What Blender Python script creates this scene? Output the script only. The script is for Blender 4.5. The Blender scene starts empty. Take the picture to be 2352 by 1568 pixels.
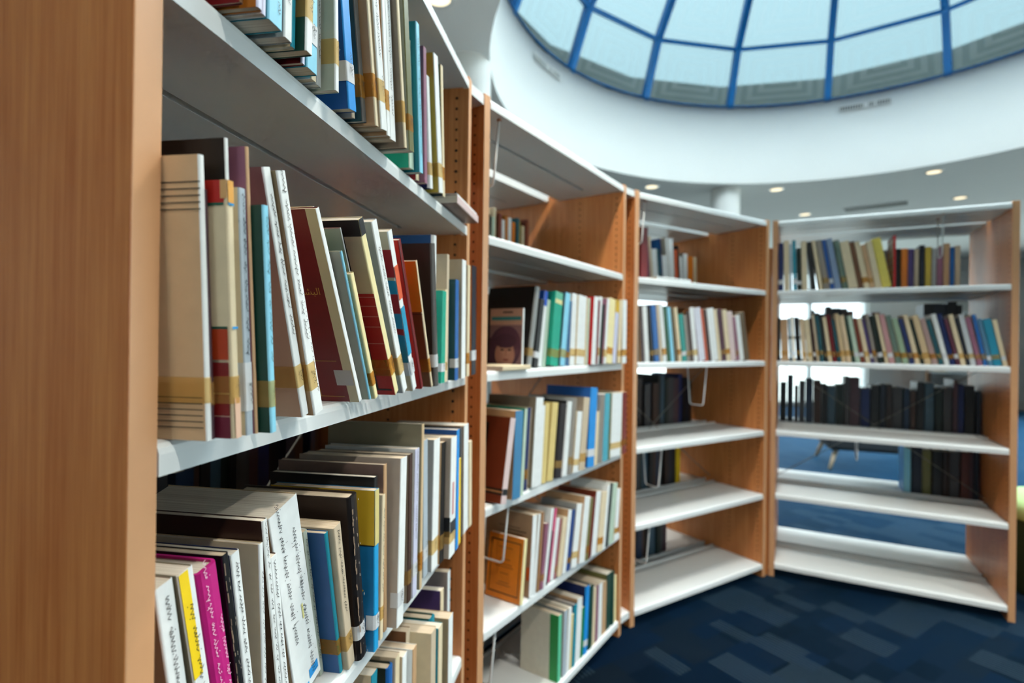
import bpy, bmesh, math, random
from mathutils import Matrix, Vector
R = math.radians
scene = bpy.context.scene
EXPOSURE = 0.22
SKY = 8.0
LAMP = 120.0
GLASS = (0.050, 0.072, 0.078)  # dark dome tint added to hold back the bright sky
WOOD = ('#b8672f', '#df9555')
SPEC = 0.02
SHEEN = 0.55
COL = scene.collection
rng = random.Random(11)

# ------------------------------------------------------------------ camera
F_PX, PITCH, ROLL, CAM_H = 1233.54, R(0.055), R(0.759), 1.1686
cam_d = bpy.data.cameras.new('camera')
cam_d.sensor_width = 36.0
cam_d.lens = F_PX / 2352.0 * 36.0
cam_d.clip_start, cam_d.clip_end = 0.02, 200
cam_d.dof.use_dof = True
cam_d.dof.focus_distance = 0.60
cam_d.dof.aperture_fstop = 3.6
cam = bpy.data.objects.new('camera', cam_d)
COL.objects.link(cam)
_f = Vector((0, math.cos(PITCH), math.sin(PITCH)))
_u0 = Vector((0, -math.sin(PITCH), math.cos(PITCH)))
_r0 = Vector((1, 0, 0))
_r = _r0 * math.cos(ROLL) + _u0 * math.sin(ROLL)
_u = _u0 * math.cos(ROLL) - _r0 * math.sin(ROLL)
M = Matrix((_r, _u, -_f)).transposed().to_4x4()
M.translation = (0, 0, CAM_H)
cam.matrix_world = M
scene.camera = cam

# ------------------------------------------------------------------ sky: pale overcast, brighter overhead
world = bpy.data.worlds.new('overcast_sky')
scene.world = world
world.use_nodes = True
nt = world.node_tree
nt.nodes.clear()
tc = nt.nodes.new('ShaderNodeTexCoord')
sx = nt.nodes.new('ShaderNodeSeparateXYZ')
rp = nt.nodes.new('ShaderNodeValToRGB')
bg = nt.nodes.new('ShaderNodeBackground')
wo = nt.nodes.new('ShaderNodeOutputWorld')
nt.links.new(tc.outputs['Generated'], sx.inputs[0])
nt.links.new(sx.outputs['Z'], rp.inputs[0])
nt.links.new(rp.outputs[0], bg.inputs[0])
nt.links.new(bg.outputs[0], wo.inputs[0])
cr = rp.color_ramp
cr.elements[0].position = 0.0
cr.elements[0].color = (0.66, 0.75, 0.78, 1)
cr.elements[1].position = 1.0
cr.elements[1].color = (1.80, 1.96, 2.0, 1)
e = cr.elements.new(0.45)
e.color = (1.0, 1.15, 1.2, 1)
bg.inputs[1].default_value = SKY

# ------------------------------------------------------------------ view
vs = scene.view_settings
vs.view_transform = 'Standard'
vs.look = 'None'
vs.gamma = 1.0
vs.use_curve_mapping = False
vs.exposure = EXPOSURE
cy = scene.cycles
cy.max_bounces = 5
cy.diffuse_bounces = 3
cy.glossy_bounces = 2
cy.use_adaptive_sampling = True
cy.adaptive_threshold = 0.1
cy.adaptive_min_samples = 16
cy.transmission_bounces = 4
cy.transparent_max_bounces = 8
cy.caustics_reflective = False
cy.caustics_refractive = False
cy.sample_clamp_indirect = 4.0

# ------------------------------------------------------------------ helpers
def s2l(c):
    c = c / 255.0
    return c / 12.92 if c <= 0.04045 else ((c + 0.055) / 1.055) ** 2.4

def hexc(h):
    h = h.lstrip('#')
    return tuple(s2l(int(h[i:i + 2], 16)) for i in (0, 2, 4))

def tag(o, label=None, cat=None, group=None, kind=None):
    if label: o['label'] = label
    if cat: o['category'] = cat
    if group: o['group'] = group
    if kind: o['kind'] = kind
    return o

def empty(name, M4=None, parent=None):
    o = bpy.data.objects.new(name, None)
    o.empty_display_size = 0.05
    COL.objects.link(o)
    if parent: o.parent = parent
    if M4 is not None: o.matrix_local = M4
    return o

def link(name, me, mats, parent=None, M4=None, smooth=False):
    o = bpy.data.objects.new(name, me)
    COL.objects.link(o)
    if mats is not None:
        for m in (mats if isinstance(mats, (list, tuple)) else [mats]):
            if len(me.materials) < len(mats if isinstance(mats, (list, tuple)) else [mats]):
                me.materials.append(m)
    if parent: o.parent = parent
    if M4 is not None: o.matrix_local = M4
    if smooth:
        me.polygons.foreach_set('use_smooth', [True] * len(me.polygons))
    return o

class MB:
    """collects verts / faces with material indices"""
    def __init__(self):
        self.v, self.f, self.m = [], [], []
    def add(self, vs, fs, mi=0):
        b = len(self.v)
        self.v += [tuple(p) for p in vs]
        for f in fs:
            self.f.append(tuple(b + i for i in f)); self.m.append(mi)
    def box(self, x0, x1, y0, y1, z0, z1, mi=0):
        self.add([(x0, y0, z0), (x1, y0, z0), (x1, y1, z0), (x0, y1, z0), (x0, y0, z1), (x1, y0, z1), (x1, y1, z1), (x0, y1, z1)],
                 [(3, 2, 1, 0), (4, 5, 6, 7), (0, 1, 5, 4), (1, 2, 6, 5), (2, 3, 7, 6), (3, 0, 4, 7)], mi)
    def quad(self, a, b, c, d, mi=0):
        self.add([a, b, c, d], [(0, 1, 2, 3)], mi)
    def tube(self, pts, r, n=8, mi=0, cap=True):
        pts = [Vector(p) for p in pts]
        rings = []
        up = None
        for i, p in enumerate(pts):
            t = (pts[min(i + 1, len(pts) - 1)] - pts[max(i - 1, 0)]).normalized()
            if up is None:
                up = Vector((0, 0, 1)) if abs(t.z) < 0.9 else Vector((1, 0, 0))
            a = t.cross(up).normalized()
            up = a.cross(t).normalized()
            rr = r[i] if isinstance(r, (list, tuple)) else r
            rings.append([p + (a * math.cos(2 * math.pi * k / n) + up * math.sin(2 * math.pi * k / n)) * rr for k in range(n)])
        vs = [q for rg in rings for q in rg]
        fs = []
        for i in range(len(rings) - 1):
            for k in range(n):
                fs.append((i * n + k, i * n + (k + 1) % n, (i + 1) * n + (k + 1) % n, (i + 1) * n + k))
        if cap:
            fs.append(tuple(range(n))[::-1]); fs.append(tuple((len(rings) - 1) * n + k for k in range(n)))
        self.add(vs, fs, mi)
    def lathe(self, prof, n=32, c=(0, 0), mi=0, cap=False):
        vs = []
        for (r, z) in prof:
            for k in range(n):
                a = 2 * math.pi * k / n
                vs.append((c[0] + r * math.cos(a), c[1] + r * math.sin(a), z))
        fs = []
        for i in range(len(prof) - 1):
            for k in range(n):
                fs.append((i * n + k, i * n + (k + 1) % n, (i + 1) * n + (k + 1) % n, (i + 1) * n + k))
        if cap:
            fs.append(tuple(range(n))[::-1]); fs.append(tuple((len(prof) - 1) * n + k for k in range(n)))
        self.add(vs, fs, mi)
    def mesh(self, name):
        me = bpy.data.meshes.new(name)
        me.from_pydata(self.v, [], self.f)
        me.polygons.foreach_set('material_index', self.m)
        me.update()
        return me
    def build(self, name, mats, parent=None, M4=None, smooth=False):
        return link(name, self.mesh(name), mats, parent, M4, smooth)

def bevel(me, w, seg=2):
    bm = bmesh.new(); bm.from_mesh(me)
    bmesh.ops.bevel(bm, geom=bm.edges[:], offset=w, segments=seg, affect='EDGES', profile=0.5)
    bm.to_mesh(me); bm.free()
    return me

# ------------------------------------------------------------------ materials
MATS = {}
def new_mat(name):
    m = bpy.data.materials.new(name)
    m.use_nodes = True
    n = m.node_tree
    b = n.nodes['Principled BSDF']
    return m, n, b

def N(n, t, **kw):
    o = n.nodes.new(t)
    for k, v in kw.items(): setattr(o, k, v)
    return o

def plain(name, col, rough=0.5, metal=0.0, noise=0.06, scale=30.0, spec=0.5, bump=0.0, coat=0.0):
    if name in MATS: return MATS[name]
    m, n, b = new_mat(name)
    c = hexc(col) if isinstance(col, str) else col
    tcn = N(n, 'ShaderNodeTexCoord'); nz = N(n, 'ShaderNodeTexNoise'); mx = N(n, 'ShaderNodeMix', data_type='RGBA')
    nz.inputs['Scale'].default_value = scale; nz.inputs['Detail'].default_value = 4
    n.links.new(tcn.outputs['Object'], nz.inputs['Vector'])
    n.links.new(nz.outputs['Fac'], mx.inputs[0])
    mx.inputs[6].default_value = tuple(x * (1 - noise) for x in c) + (1,)
    mx.inputs[7].default_value = tuple(min(1, x * (1 + noise)) for x in c) + (1,)
    n.links.new(mx.outputs[2], b.inputs['Base Color'])
    b.inputs['Roughness'].default_value = rough
    b.inputs['Metallic'].default_value = metal
    b.inputs['Specular IOR Level'].default_value = spec
    if coat: b.inputs['Coat Weight'].default_value = coat
    if bump:
        bp = N(n, 'ShaderNodeBump'); bp.inputs['Strength'].default_value = bump; bp.inputs['Distance'].default_value = 0.001
        n.links.new(nz.outputs['Fac'], bp.inputs['Height']); n.links.new(bp.outputs[0], b.inputs['Normal'])
    MATS[name] = m
    return m

def wood_mat():
    m, n, b = new_mat('beech_veneer')
    tcn = N(n, 'ShaderNodeTexCoord'); mp = N(n, 'ShaderNodeMapping')
    mp.inputs['Scale'].default_value = (60, 60, 1.6)
    nz = N(n, 'ShaderNodeTexNoise'); nz.inputs['Scale'].default_value = 3.0; nz.inputs['Detail'].default_value = 8; nz.inputs['Roughness'].default_value = 0.65
    nz2 = N(n, 'ShaderNodeTexNoise'); nz2.inputs['Scale'].default_value = 1.2
    rmp = N(n, 'ShaderNodeValToRGB')
    rmp.color_ramp.elements[0].position = 0.3; rmp.color_ramp.elements[0].color = hexc(WOOD[0]) + (1,)
    rmp.color_ramp.elements[1].position = 0.72; rmp.color_ramp.elements[1].color = hexc(WOOD[1]) + (1,)
    n.links.new(tcn.outputs['Object'], mp.inputs[0]); n.links.new(mp.outputs[0], nz.inputs['Vector'])
    n.links.new(tcn.outputs['Object'], nz2.inputs['Vector'])
    n.links.new(nz.outputs['Fac'], rmp.inputs[0])
    mx = N(n, 'ShaderNodeMix', data_type='RGBA', blend_type='MULTIPLY'); mx.inputs[0].default_value = 0.25
    n.links.new(rmp.outputs[0], mx.inputs[6]); n.links.new(nz2.outputs['Fac'], mx.inputs[7])
    n.links.new(mx.outputs[2], b.inputs['Base Color'])
    b.inputs['Roughness'].default_value = 0.42
    bp = N(n, 'ShaderNodeBump'); bp.inputs['Strength'].default_value = 0.06; bp.inputs['Distance'].default_value = 0.001
    n.links.new(nz.outputs['Fac'], bp.inputs['Height']); n.links.new(bp.outputs[0], b.inputs['Normal'])
    return m

def carpet_mat():
    """carpet of dark blue rectangles, some ribbed with pale stripes"""
    m, n, b = new_mat('carpet_tiles')
    L = n.links.new
    tcn = N(n, 'ShaderNodeTexCoord'); mp = N(n, 'ShaderNodeMapping'); mp.inputs['Rotation'].default_value = (0, 0, R(-33))
    L(tcn.outputs['Object'], mp.inputs[0])
    def brick(w, h, off, seed):
        bt = N(n, 'ShaderNodeTexBrick'); bt.offset = off; bt.offset_frequency = 2; bt.squash = 0.6; bt.squash_frequency = 3
        bt.inputs['Scale'].default_value = 1.0; bt.inputs['Mortar Size'].default_value = 0.0
        bt.inputs['Brick Width'].default_value = w; bt.inputs['Row Height'].default_value = h; bt.inputs['Bias'].default_value = 0.0
        bt.inputs['Color1'].default_value = (0, 0, 0, 1); bt.inputs['Color2'].default_value = (1, 1, 1, 1)
        ad = N(n, 'ShaderNodeVectorMath', operation='ADD'); ad.inputs[1].default_value = (seed, seed * 0.7, 0)
        L(mp.outputs[0], ad.inputs[0]); L(ad.outputs[0], bt.inputs['Vector'])
        return bt
    b1 = brick(0.21, 0.085, 0.37, 0.0); b2 = brick(0.13, 0.17, 0.61, 3.3)
    sp = N(n, 'ShaderNodeSeparateXYZ'); L(mp.outputs[0], sp.inputs[0])
    st = N(n, 'ShaderNodeMath', operation='SINE'); sc_ = N(n, 'ShaderNodeMath', operation='MULTIPLY'); sc_.inputs[1].default_value = 2 * math.pi / 0.017
    L(sp.outputs['X'], sc_.inputs[0]); L(sc_.outputs[0], st.inputs[0])
    g = N(n, 'ShaderNodeMath', operation='GREATER_THAN'); g.inputs[1].default_value = 0.25; L(st.outputs[0], g.inputs[0])
    hb = N(n, 'ShaderNodeMath', operation='GREATER_THAN'); hb.inputs[1].default_value = 0.60; L(b2.outputs['Color'], hb.inputs[0])
    stripe = N(n, 'ShaderNodeMath', operation='MULTIPLY'); L(g.outputs[0], stripe.inputs[0]); L(hb.outputs[0], stripe.inputs[1])
    rmp = N(n, 'ShaderNodeValToRGB'); L(b1.outputs['Color'], rmp.inputs[0])
    c = rmp.color_ramp; c.elements[0].color = hexc('#040b13') + (1,); c.elements[1].color = hexc('#0e151c') + (1,)
    k = c.elements.new(0.5); k.color = hexc('#061426') + (1,)
    mx = N(n, 'ShaderNodeMix', data_type='RGBA'); L(stripe.outputs[0], mx.inputs[0]); L(rmp.outputs[0], mx.inputs[6]); mx.inputs[7].default_value = hexc('#2a3740') + (1,)
    nz = N(n, 'ShaderNodeTexNoise'); nz.inputs['Scale'].default_value = 420; nz.inputs['Detail'].default_value = 2; L(tcn.outputs['Object'], nz.inputs['Vector'])
    m2 = N(n, 'ShaderNodeMix', data_type='RGBA', blend_type='MULTIPLY'); m2.inputs[0].default_value = 0.5; L(mx.outputs[2], m2.inputs[6]); L(nz.outputs['Color'], m2.inputs[7])
    L(m2.outputs[2], b.inputs['Base Color'])
    b.inputs['Roughness'].default_value = 0.6
    b.inputs['Specular IOR Level'].default_value = SPEC
    b.inputs['Sheen Weight'].default_value = SHEEN; b.inputs['Sheen Roughness'].default_value = 0.3; b.inputs['Sheen Tint'].default_value = (0.12, 0.45, 0.9, 1)
    b.inputs['Specular Tint'].default_value = (0.45, 0.75, 1.0, 1)
    bp = N(n, 'ShaderNodeBump'); bp.inputs['Strength'].default_value = 0.08; bp.inputs['Distance'].default_value = 0.001
    L(nz.outputs['Fac'], bp.inputs['Height']); L(bp.outputs[0], b.inputs['Normal'])
    return m

def pages_mat(name, c1, c2):
    m, n, b = new_mat(name)
    tcn = N(n, 'ShaderNodeTexCoord'); mp = N(n, 'ShaderNodeMapping'); mp.inputs['Scale'].default_value = (900, 6, 6)
    nz = N(n, 'ShaderNodeTexNoise'); nz.inputs['Scale'].default_value = 1.0; nz.inputs['Detail'].default_value = 3
    n.links.new(tcn.outputs['Object'], mp.inputs[0]); n.links.new(mp.outputs[0], nz.inputs['Vector'])
    rmp = N(n, 'ShaderNodeValToRGB'); rmp.color_ramp.elements[0].position = 0.3; rmp.color_ramp.elements[1].position = 0.7
    rmp.color_ramp.elements[0].color = hexc(c1) + (1,); rmp.color_ramp.elements[1].color = hexc(c2) + (1,)
    n.links.new(nz.outputs['Fac'], rmp.inputs[0]); n.links.new(rmp.outputs[0], b.inputs['Base Color'])
    b.inputs['Roughness'].default_value = 0.85
    bp = N(n, 'ShaderNodeBump'); bp.inputs['Strength'].default_value = 0.3; bp.inputs['Distance'].default_value = 0.0006
    n.links.new(nz.outputs['Fac'], bp.inputs['Height']); n.links.new(bp.outputs[0], b.inputs['Normal'])
    return m

def glass_mat(name, tint, refl=0.06):
    m = bpy.data.materials.new(name); m.use_nodes = True; n = m.node_tree; n.nodes.clear()
    t = N(n, 'ShaderNodeBsdfTransparent'); t.inputs[0].default_value = tint + (1,)
    g = N(n, 'ShaderNodeBsdfGlossy'); g.inputs['Roughness'].default_value = 0.03
    fr = N(n, 'ShaderNodeFresnel'); fr.inputs[0].default_value = 1.35
    mx = N(n, 'ShaderNodeMixShader'); o = N(n, 'ShaderNodeOutputMaterial')
    n.links.new(fr.outputs[0], mx.inputs[0]); n.links.new(t.outputs[0], mx.inputs[1]); n.links.new(g.outputs[0], mx.inputs[2]); n.links.new(mx.outputs[0], o.inputs[0])
    return m

def frit_mat():
    """dome pane: tinted glass printed with concentric frosted rectangles"""
    m = bpy.data.materials.new('fritted_glass'); m.use_nodes = True; n = m.node_tree; n.nodes.clear()
    L = n.links.new
    uv = N(n, 'ShaderNodeUVMap'); sp = N(n, 'ShaderNodeSeparateXYZ'); L(uv.outputs[0], sp.inputs[0])
    def one_minus(s):
        q = N(n, 'ShaderNodeMath', operation='SUBTRACT'); q.inputs[0].default_value = 1.0; L(s, q.inputs[1]); return q.outputs[0]
    def mn(a, b_):
        q = N(n, 'ShaderNodeMath', operation='MINIMUM'); L(a, q.inputs[0]); L(b_, q.inputs[1]); return q.outputs[0]
    d = mn(mn(sp.outputs['X'], one_minus(sp.outputs['X'])), mn(sp.outputs['Y'], one_minus(sp.outputs['Y'])))
    mu = N(n, 'ShaderNodeMath', operation='MULTIPLY'); mu.inputs[1].default_value = 9.0; L(d, mu.inputs[0])
    fc = N(n, 'ShaderNodeMath', operation='FRACT'); L(mu.outputs[0], fc.inputs[0])
    gt = N(n, 'ShaderNodeMath', operation='GREATER_THAN'); gt.inputs[1].default_value = 0.5; L(fc.outputs[0], gt.inputs[0])
    fa = N(n, 'ShaderNodeMath', operation='MULTIPLY_ADD'); fa.inputs[1].default_value = 0.12; fa.inputs[2].default_value = 0.10; L(gt.outputs[0], fa.inputs[0])
    t = N(n, 'ShaderNodeBsdfTransparent'); t.inputs[0].default_value = GLASS + (1,)
    tr = N(n, 'ShaderNodeBsdfTranslucent'); tr.inputs[0].default_value = (0.10, 0.12, 0.125, 1)
    df = N(n, 'ShaderNodeBsdfDiffuse'); df.inputs[0].default_value = (0.3, 0.32, 0.29, 1)
    ms = N(n, 'ShaderNodeMixShader'); ms.inputs[0].default_value = 0.5; L(tr.outputs[0], ms.inputs[1]); L(df.outputs[0], ms.inputs[2])
    mx = N(n, 'ShaderNodeMixShader'); L(fa.outputs[0], mx.inputs[0]); L(t.outputs[0], mx.inputs[1]); L(ms.outputs[0], mx.inputs[2])
    o = N(n, 'ShaderNodeOutputMaterial'); L(mx.outputs[0], o.inputs[0])
    return m

def tape_mat(name, tint, body, fac, rough=0.35):
    m = bpy.data.materials.new(name); m.use_nodes = True; n = m.node_tree; n.nodes.clear()
    t = N(n, 'ShaderNodeBsdfTransparent'); t.inputs[0].default_value = tint + (1,)
    p = N(n, 'ShaderNodeBsdfPrincipled'); p.inputs['Roughness'].default_value = rough
    tcn = N(n, 'ShaderNodeTexCoord'); nz = N(n, 'ShaderNodeTexNoise'); nz.inputs['Scale'].default_value = 40; nz.inputs['Detail'].default_value = 3
    n.links.new(tcn.outputs['Object'], nz.inputs['Vector'])
    rm = N(n, 'ShaderNodeMapRange'); rm.inputs['To Min'].default_value = fac * 0.6; rm.inputs['To Max'].default_value = min(1, fac * 1.4)
    n.links.new(nz.outputs['Fac'], rm.inputs[0])
    p.inputs['Base Color'].default_value = body + (1,)
    mx = N(n, 'ShaderNodeMixShader'); o = N(n, 'ShaderNodeOutputMaterial')
    n.links.new(rm.outputs[0], mx.inputs[0]); n.links.new(t.outputs[0], mx.inputs[1]); n.links.new(p.outputs[0], mx.inputs[2]); n.links.new(mx.outputs[0], o.inputs[0])
    return m

def emit_mat(name, col, st):
    m = bpy.data.materials.new(name); m.use_nodes = True; n = m.node_tree; n.nodes.clear()
    e_ = N(n, 'ShaderNodeEmission'); e_.inputs[0].default_value = col + (1,); e_.inputs[1].default_value = st
    o = N(n, 'ShaderNodeOutputMaterial'); n.links.new(e_.outputs[0], o.inputs[0])
    return m

M_WOOD = wood_mat()
M_EDGE = plain('beech_edge_band', '#c9976b', 0.45, noise=0.06, scale=40)
M_HOLE = plain('peg_hole', '#120904', 0.9)
M_WHITE = plain('white_powder_coat', '#dfe4e3', 0.32, noise=0.02, spec=0.5)
M_STEEL = plain('galvanised_rod', '#8b8a82', 0.4, metal=0.7)
M_WALL = plain('white_wall_paint', '#dedfdb', 0.75, noise=0.015, scale=3)
M_CEIL = plain('ceiling_paint', '#eff3f2', 0.8, noise=0.015, scale=3)
M_BLUE = plain('blue_mullion_paint', '#0070b8', 0.4, noise=0.03)
M_CONC = plain('roof_upstand', '#c6c8bc', 0.85, noise=0.1, scale=4)
M_CARPET = carpet_mat()
M_PAGE = pages_mat('page_edges', '#b39a7c', '#ded0b6')
M_PAGE2 = pages_mat('page_edges_pale', '#c3b6a2', '#e8e0cf')
M_FRIT = frit_mat()
M_GLASS = glass_mat('window_glass', (0.93, 0.97, 0.98))
M_DIMMED = glass_mat('dimmed_window_glass', (0.34, 0.37, 0.38))  # tint added to the back windows to tone down their glare
M_TAPE = {'y': tape_mat('yellowed_tape', (0.95, 0.84, 0.60), hexc('#dcae62'), 0.30),
          'o': tape_mat('orange_tape', (0.92, 0.70, 0.38), hexc('#c88a35'), 0.42),
          'w': plain('paper_label', '#cfd2d3', 0.6, noise=0.05)}

# ------------------------------------------------------------------ room shell
RX0, RX1, RY0, RY1, HC = -4.2, 9.6, -3.6, 10.4, 2.9
DC = (2.28, 3.335)          # centre of the rotunda
DR = 2.44                   # radius of the drum
HD = 3.72                   # top of the drum, foot of the dome

mb = MB(); mb.box(RX0 - 0.3, RX1 + 0.3, RY0 - 0.3, RY1 + 0.3, -0.2, 0.0)
tag(mb.build('floor', M_CARPET), 'dark blue patterned carpet floor', kind='structure')

# ceiling slab with a round opening
mb = MB()
angs = sorted([2 * math.pi * k / 96 for k in range(96)] + [math.atan2(cy_ - DC[1], cx_ - DC[0]) % (2 * math.pi) for cx_ in (RX0 - .3, RX1 + .3) for cy_ in (RY0 - .3, RY1 + .3)])
n = len(angs)
ring_i = [(DC[0] + DR * math.cos(a), DC[1] + DR * math.sin(a)) for a in angs]
def on_rect(a):
    dx, dy = math.cos(a), math.sin(a); ts = []
    if dx > 1e-9: ts.append((RX1 + 0.3 - DC[0]) / dx)
    if dx < -1e-9: ts.append((RX0 - 0.3 - DC[0]) / dx)
    if dy > 1e-9: ts.append((RY1 + 0.3 - DC[1]) / dy)
    if dy < -1e-9: ts.append((RY0 - 0.3 - DC[1]) / dy)
    t = min(ts); return (DC[0] + dx * t, DC[1] + dy * t)
ring_o = [on_rect(a) for a in angs]
for (z, flip) in ((HC, True), (HC + 0.25, False)):
    vsx = [(x, y, z) for x, y in ring_i] + [(x, y, z) for x, y in ring_o]
    fs = [(k, (k + 1) % n, n + (k + 1) % n, n + k) for k in range(n)]
    mb.add(vsx, [f if flip else f[::-1] for f in fs])
tag(mb.build('ceiling', M_CEIL), 'pale grey ceiling with a round opening', kind='structure')
mb = MB(); mb.quad((-45, -45, -0.25), (55, -45, -0.25), (55, 55, -0.25), (-45, 55, -0.25))
tag(mb.build('ground', plain('outdoor_paving', '#c9cac3', 0.9, noise=0.15, scale=0.8)), 'pale paved ground outside the windows', kind='structure')  # unseen ground made pale to bounce daylight up to the ceiling
mb = MB(); mb.lathe([(DR, HC), (DR, HD), (DR + 0.12, HD), (DR + 0.12, HC + 0.25)], 96, DC)
_dr = mb.build('wall_drum', M_WALL)
for _p in list(_dr.data.polygons)[:96]: _p.use_smooth = True
tag(_dr, 'white curved drum wall below the glass dome', kind='structure')

def wall(name, axis, at, a0, a1, openings, thick=0.25, sign=1):
    """axis 'x': wall runs along x at y=at; openings = (a0,a1,z0,z1)"""
    mb = MB()
    def seg(u0, u1, z0, z1):
        if u1 - u0 < 1e-4 or z1 - z0 < 1e-4: return
        lo, hi = (at, at + thick * sign) if sign > 0 else (at + thick * sign, at)
        if axis == 'x': mb.box(u0, u1, lo, hi, z0, z1)
        else: mb.box(lo, hi, u0, u1, z0, z1)
    u = a0
    for (o0, o1, z0, z1) in sorted(openings):
        seg(u, o0, 0, HC); seg(o0, o1, 0, z0); seg(o0, o1, z1, HC); u = o1
    seg(u, a1, 0, HC)
    o = tag(mb.build(name, M_WALL), name.replace('_', ' ') + ' painted white', kind='structure')
    return o

win_no = [0]
M_FRAME = plain('window_frame_white', '#d5dadb', 0.4, noise=0.02)
def window(axis, at, o0, o1, z0, z1, nx, nz, glass=None):
    win_no[0] += 1
    root = tag(empty('window_%d' % win_no[0]), 'tall daylight window with white frame', kind='structure')
    fr = MB(); w = 0.06
    def bar(u0, u1, v0, v1, d0=-0.05, d1=0.05):
        if axis == 'x': fr.box(u0, u1, at + d0, at + d1, v0, v1)
        else: fr.box(at + d0, at + d1, u0, u1, v0, v1)
    for i in range(nx + 1):
        c = o0 + (o1 - o0) * i / nx; bar(max(o0, c - w / 2), min(o1, c + w / 2), z0, z1)
    for j in range(nz + 1):
        c = z0 + (z1 - z0) * j / nz; bar(o0, o1, max(z0, c - w / 2), min(z1, c + w / 2), -0.045, 0.045)
    fr.build('window_frame', M_FRAME, root)
    for i in range(nx):
        for j in range(nz):
            u0, u1 = o0 + (o1 - o0) * i / nx, o0 + (o1 - o0) * (i + 1) / nx
            v0, v1 = z0 + (z1 - z0) * j / nz, z0 + (z1 - z0) * (j + 1) / nz
            p = MB()
            if axis == 'x': p.quad((u0, at, v0), (u1, at, v0), (u1, at, v1), (u0, at, v1))
            else: p.quad((at, u0, v0), (at, u1, v0), (at, u1, v1), (at, u0, v1))
            p.build('pane', glass or M_GLASS, root)
    return root

def portal(loc, rot, sx_, sy_, shape='RECTANGLE'):
    ld = bpy.data.lights.new('daylight_portal', 'AREA'); ld.shape = shape; ld.size = sx_
    if shape == 'RECTANGLE': ld.size_y = sy_
    ld.energy = 1.0; ld.cycles.is_portal = True
    o = bpy.data.objects.new('daylight_portal', ld); COL.objects.link(o); o.location = loc; o.rotation_euler = rot

back_op = [(2.0, 4.2, 0.05, 2.6), (4.7, 6.9, 0.05, 2.6)]
right_op = [(-3.2, -1.1, 0.2, 2.7), (-0.7, 1.4, 0.2, 2.7), (1.8, 3.9, 0.2, 2.7), (4.3, 6.4, 0.2, 2.7), (6.8, 8.9, 0.2, 2.7)]  # run extended out of view to brighten the near shelf fronts
left_op = [(0.4, 1.6, 0.9, 2.3)]  # unseen window added to brighten the room from the left
front_op = [(-1.5, -0.5, 0.9, 2.3)]  # unseen window added behind the camera to light the near side panel
wall('wall_back', 'x', RY1, RX0 - 0.25, RX1 + 0.25, back_op, sign=1)
wall('wall_right', 'y', RX1, RY0, RY1, right_op, sign=1)
wall('wall_left', 'y', RX0, RY0, RY1, left_op, sign=-1)
wall('wall_front', 'x', RY0, RX0 - 0.25, RX1 + 0.25, front_op, sign=-1)
for o in back_op:
    window('x', RY1 + 0.1, *o, 2, 2, M_DIMMED)
    portal(((o[0] + o[1]) / 2, RY1 + 0.05, (o[2] + o[3]) / 2), (R(-90), 0, 0), o[1] - o[0], o[3] - o[2])
for o in right_op:
    window('y', RX1 + 0.1, *o, 2, 2)
    portal((RX1 + 0.05, (o[0] + o[1]) / 2, (o[2] + o[3]) / 2), (R(90), 0, R(90)), o[1] - o[0], o[3] - o[2])
for o in left_op:
    window('y', RX0 - 0.1, *o, 2, 2)
    portal((RX0 - 0.05, (o[0] + o[1]) / 2, (o[2] + o[3]) / 2), (R(90), 0, R(-90)), o[1] - o[0], o[3] - o[2])
for o in front_op:
    window('x', RY0 - 0.1, *o, 2, 2)
    portal(((o[0] + o[1]) / 2, RY0 - 0.05, (o[2] + o[3]) / 2), (R(90), 0, 0), o[1] - o[0], o[3] - o[2])
portal((DC[0], DC[1], HD + 0.02), (0, 0, 0), 2 * DR, 2 * DR, 'DISK')

# ------------------------------------------------------------------ glass dome
SR, SZ = 2.585, 3.035       # sphere the dome follows
rib_az = [160.0, 135.7, 111.9, 89.2, 66.7, 43.7] + [43.7 - (360 - 160 + 43.7) / 11.0 * k for k in range(1, 11)]
rib_az = sorted(a % 360 for a in rib_az)
elev = [15.7, 28.15, 44.5, 61.0, 77.0]
def dome_pt(az, el, r=SR):
    return Vector((DC[0] + r * math.cos(R(el)) * math.cos(R(az)), DC[1] + r * math.cos(R(el)) * math.sin(R(az)), SZ + r * math.sin(R(el))))
dome = tag(empty('skylight_dome', Matrix.Translation((DC[0], DC[1], HD))), 'round glass skylight dome with blue mullions above the white drum', 'skylight')
off = Matrix.Translation((-DC[0], -DC[1], -HD))
nr = len(rib_az)
for i, az in enumerate(rib_az):
    mb = MB()
    els = [14.2, 15.7] + elev[1:]
    rad = Vector((math.cos(R(az)), math.sin(R(az)), 0)); tan = Vector((-math.sin(R(az)), math.cos(R(az)), 0))
    P = []
    for el in els:
        p = dome_pt(az, el); nn = (rad * math.cos(R(el)) + Vector((0, 0, 1)) * math.sin(R(el)))
        P.append([p + tan * 0.03 - nn * 0.055, p - tan * 0.03 - nn * 0.055, p - tan * 0.03 + nn * 0.02, p + tan * 0.03 + nn * 0.02])
    vsx = [q for g in P for q in g]; fs = []
    for k in range(len(P) - 1):
        for j in range(4):
            fs.append((k * 4 + j, k * 4 + (j + 1) % 4, k * 4 + 4 + (j + 1) % 4, k * 4 + 4 + j))
    fs += [(3, 2, 1, 0), tuple(len(vsx) - 4 + j for j in range(4))]
    mb.add(vsx, fs); mb.build('rib', M_BLUE, dome, off)
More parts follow.
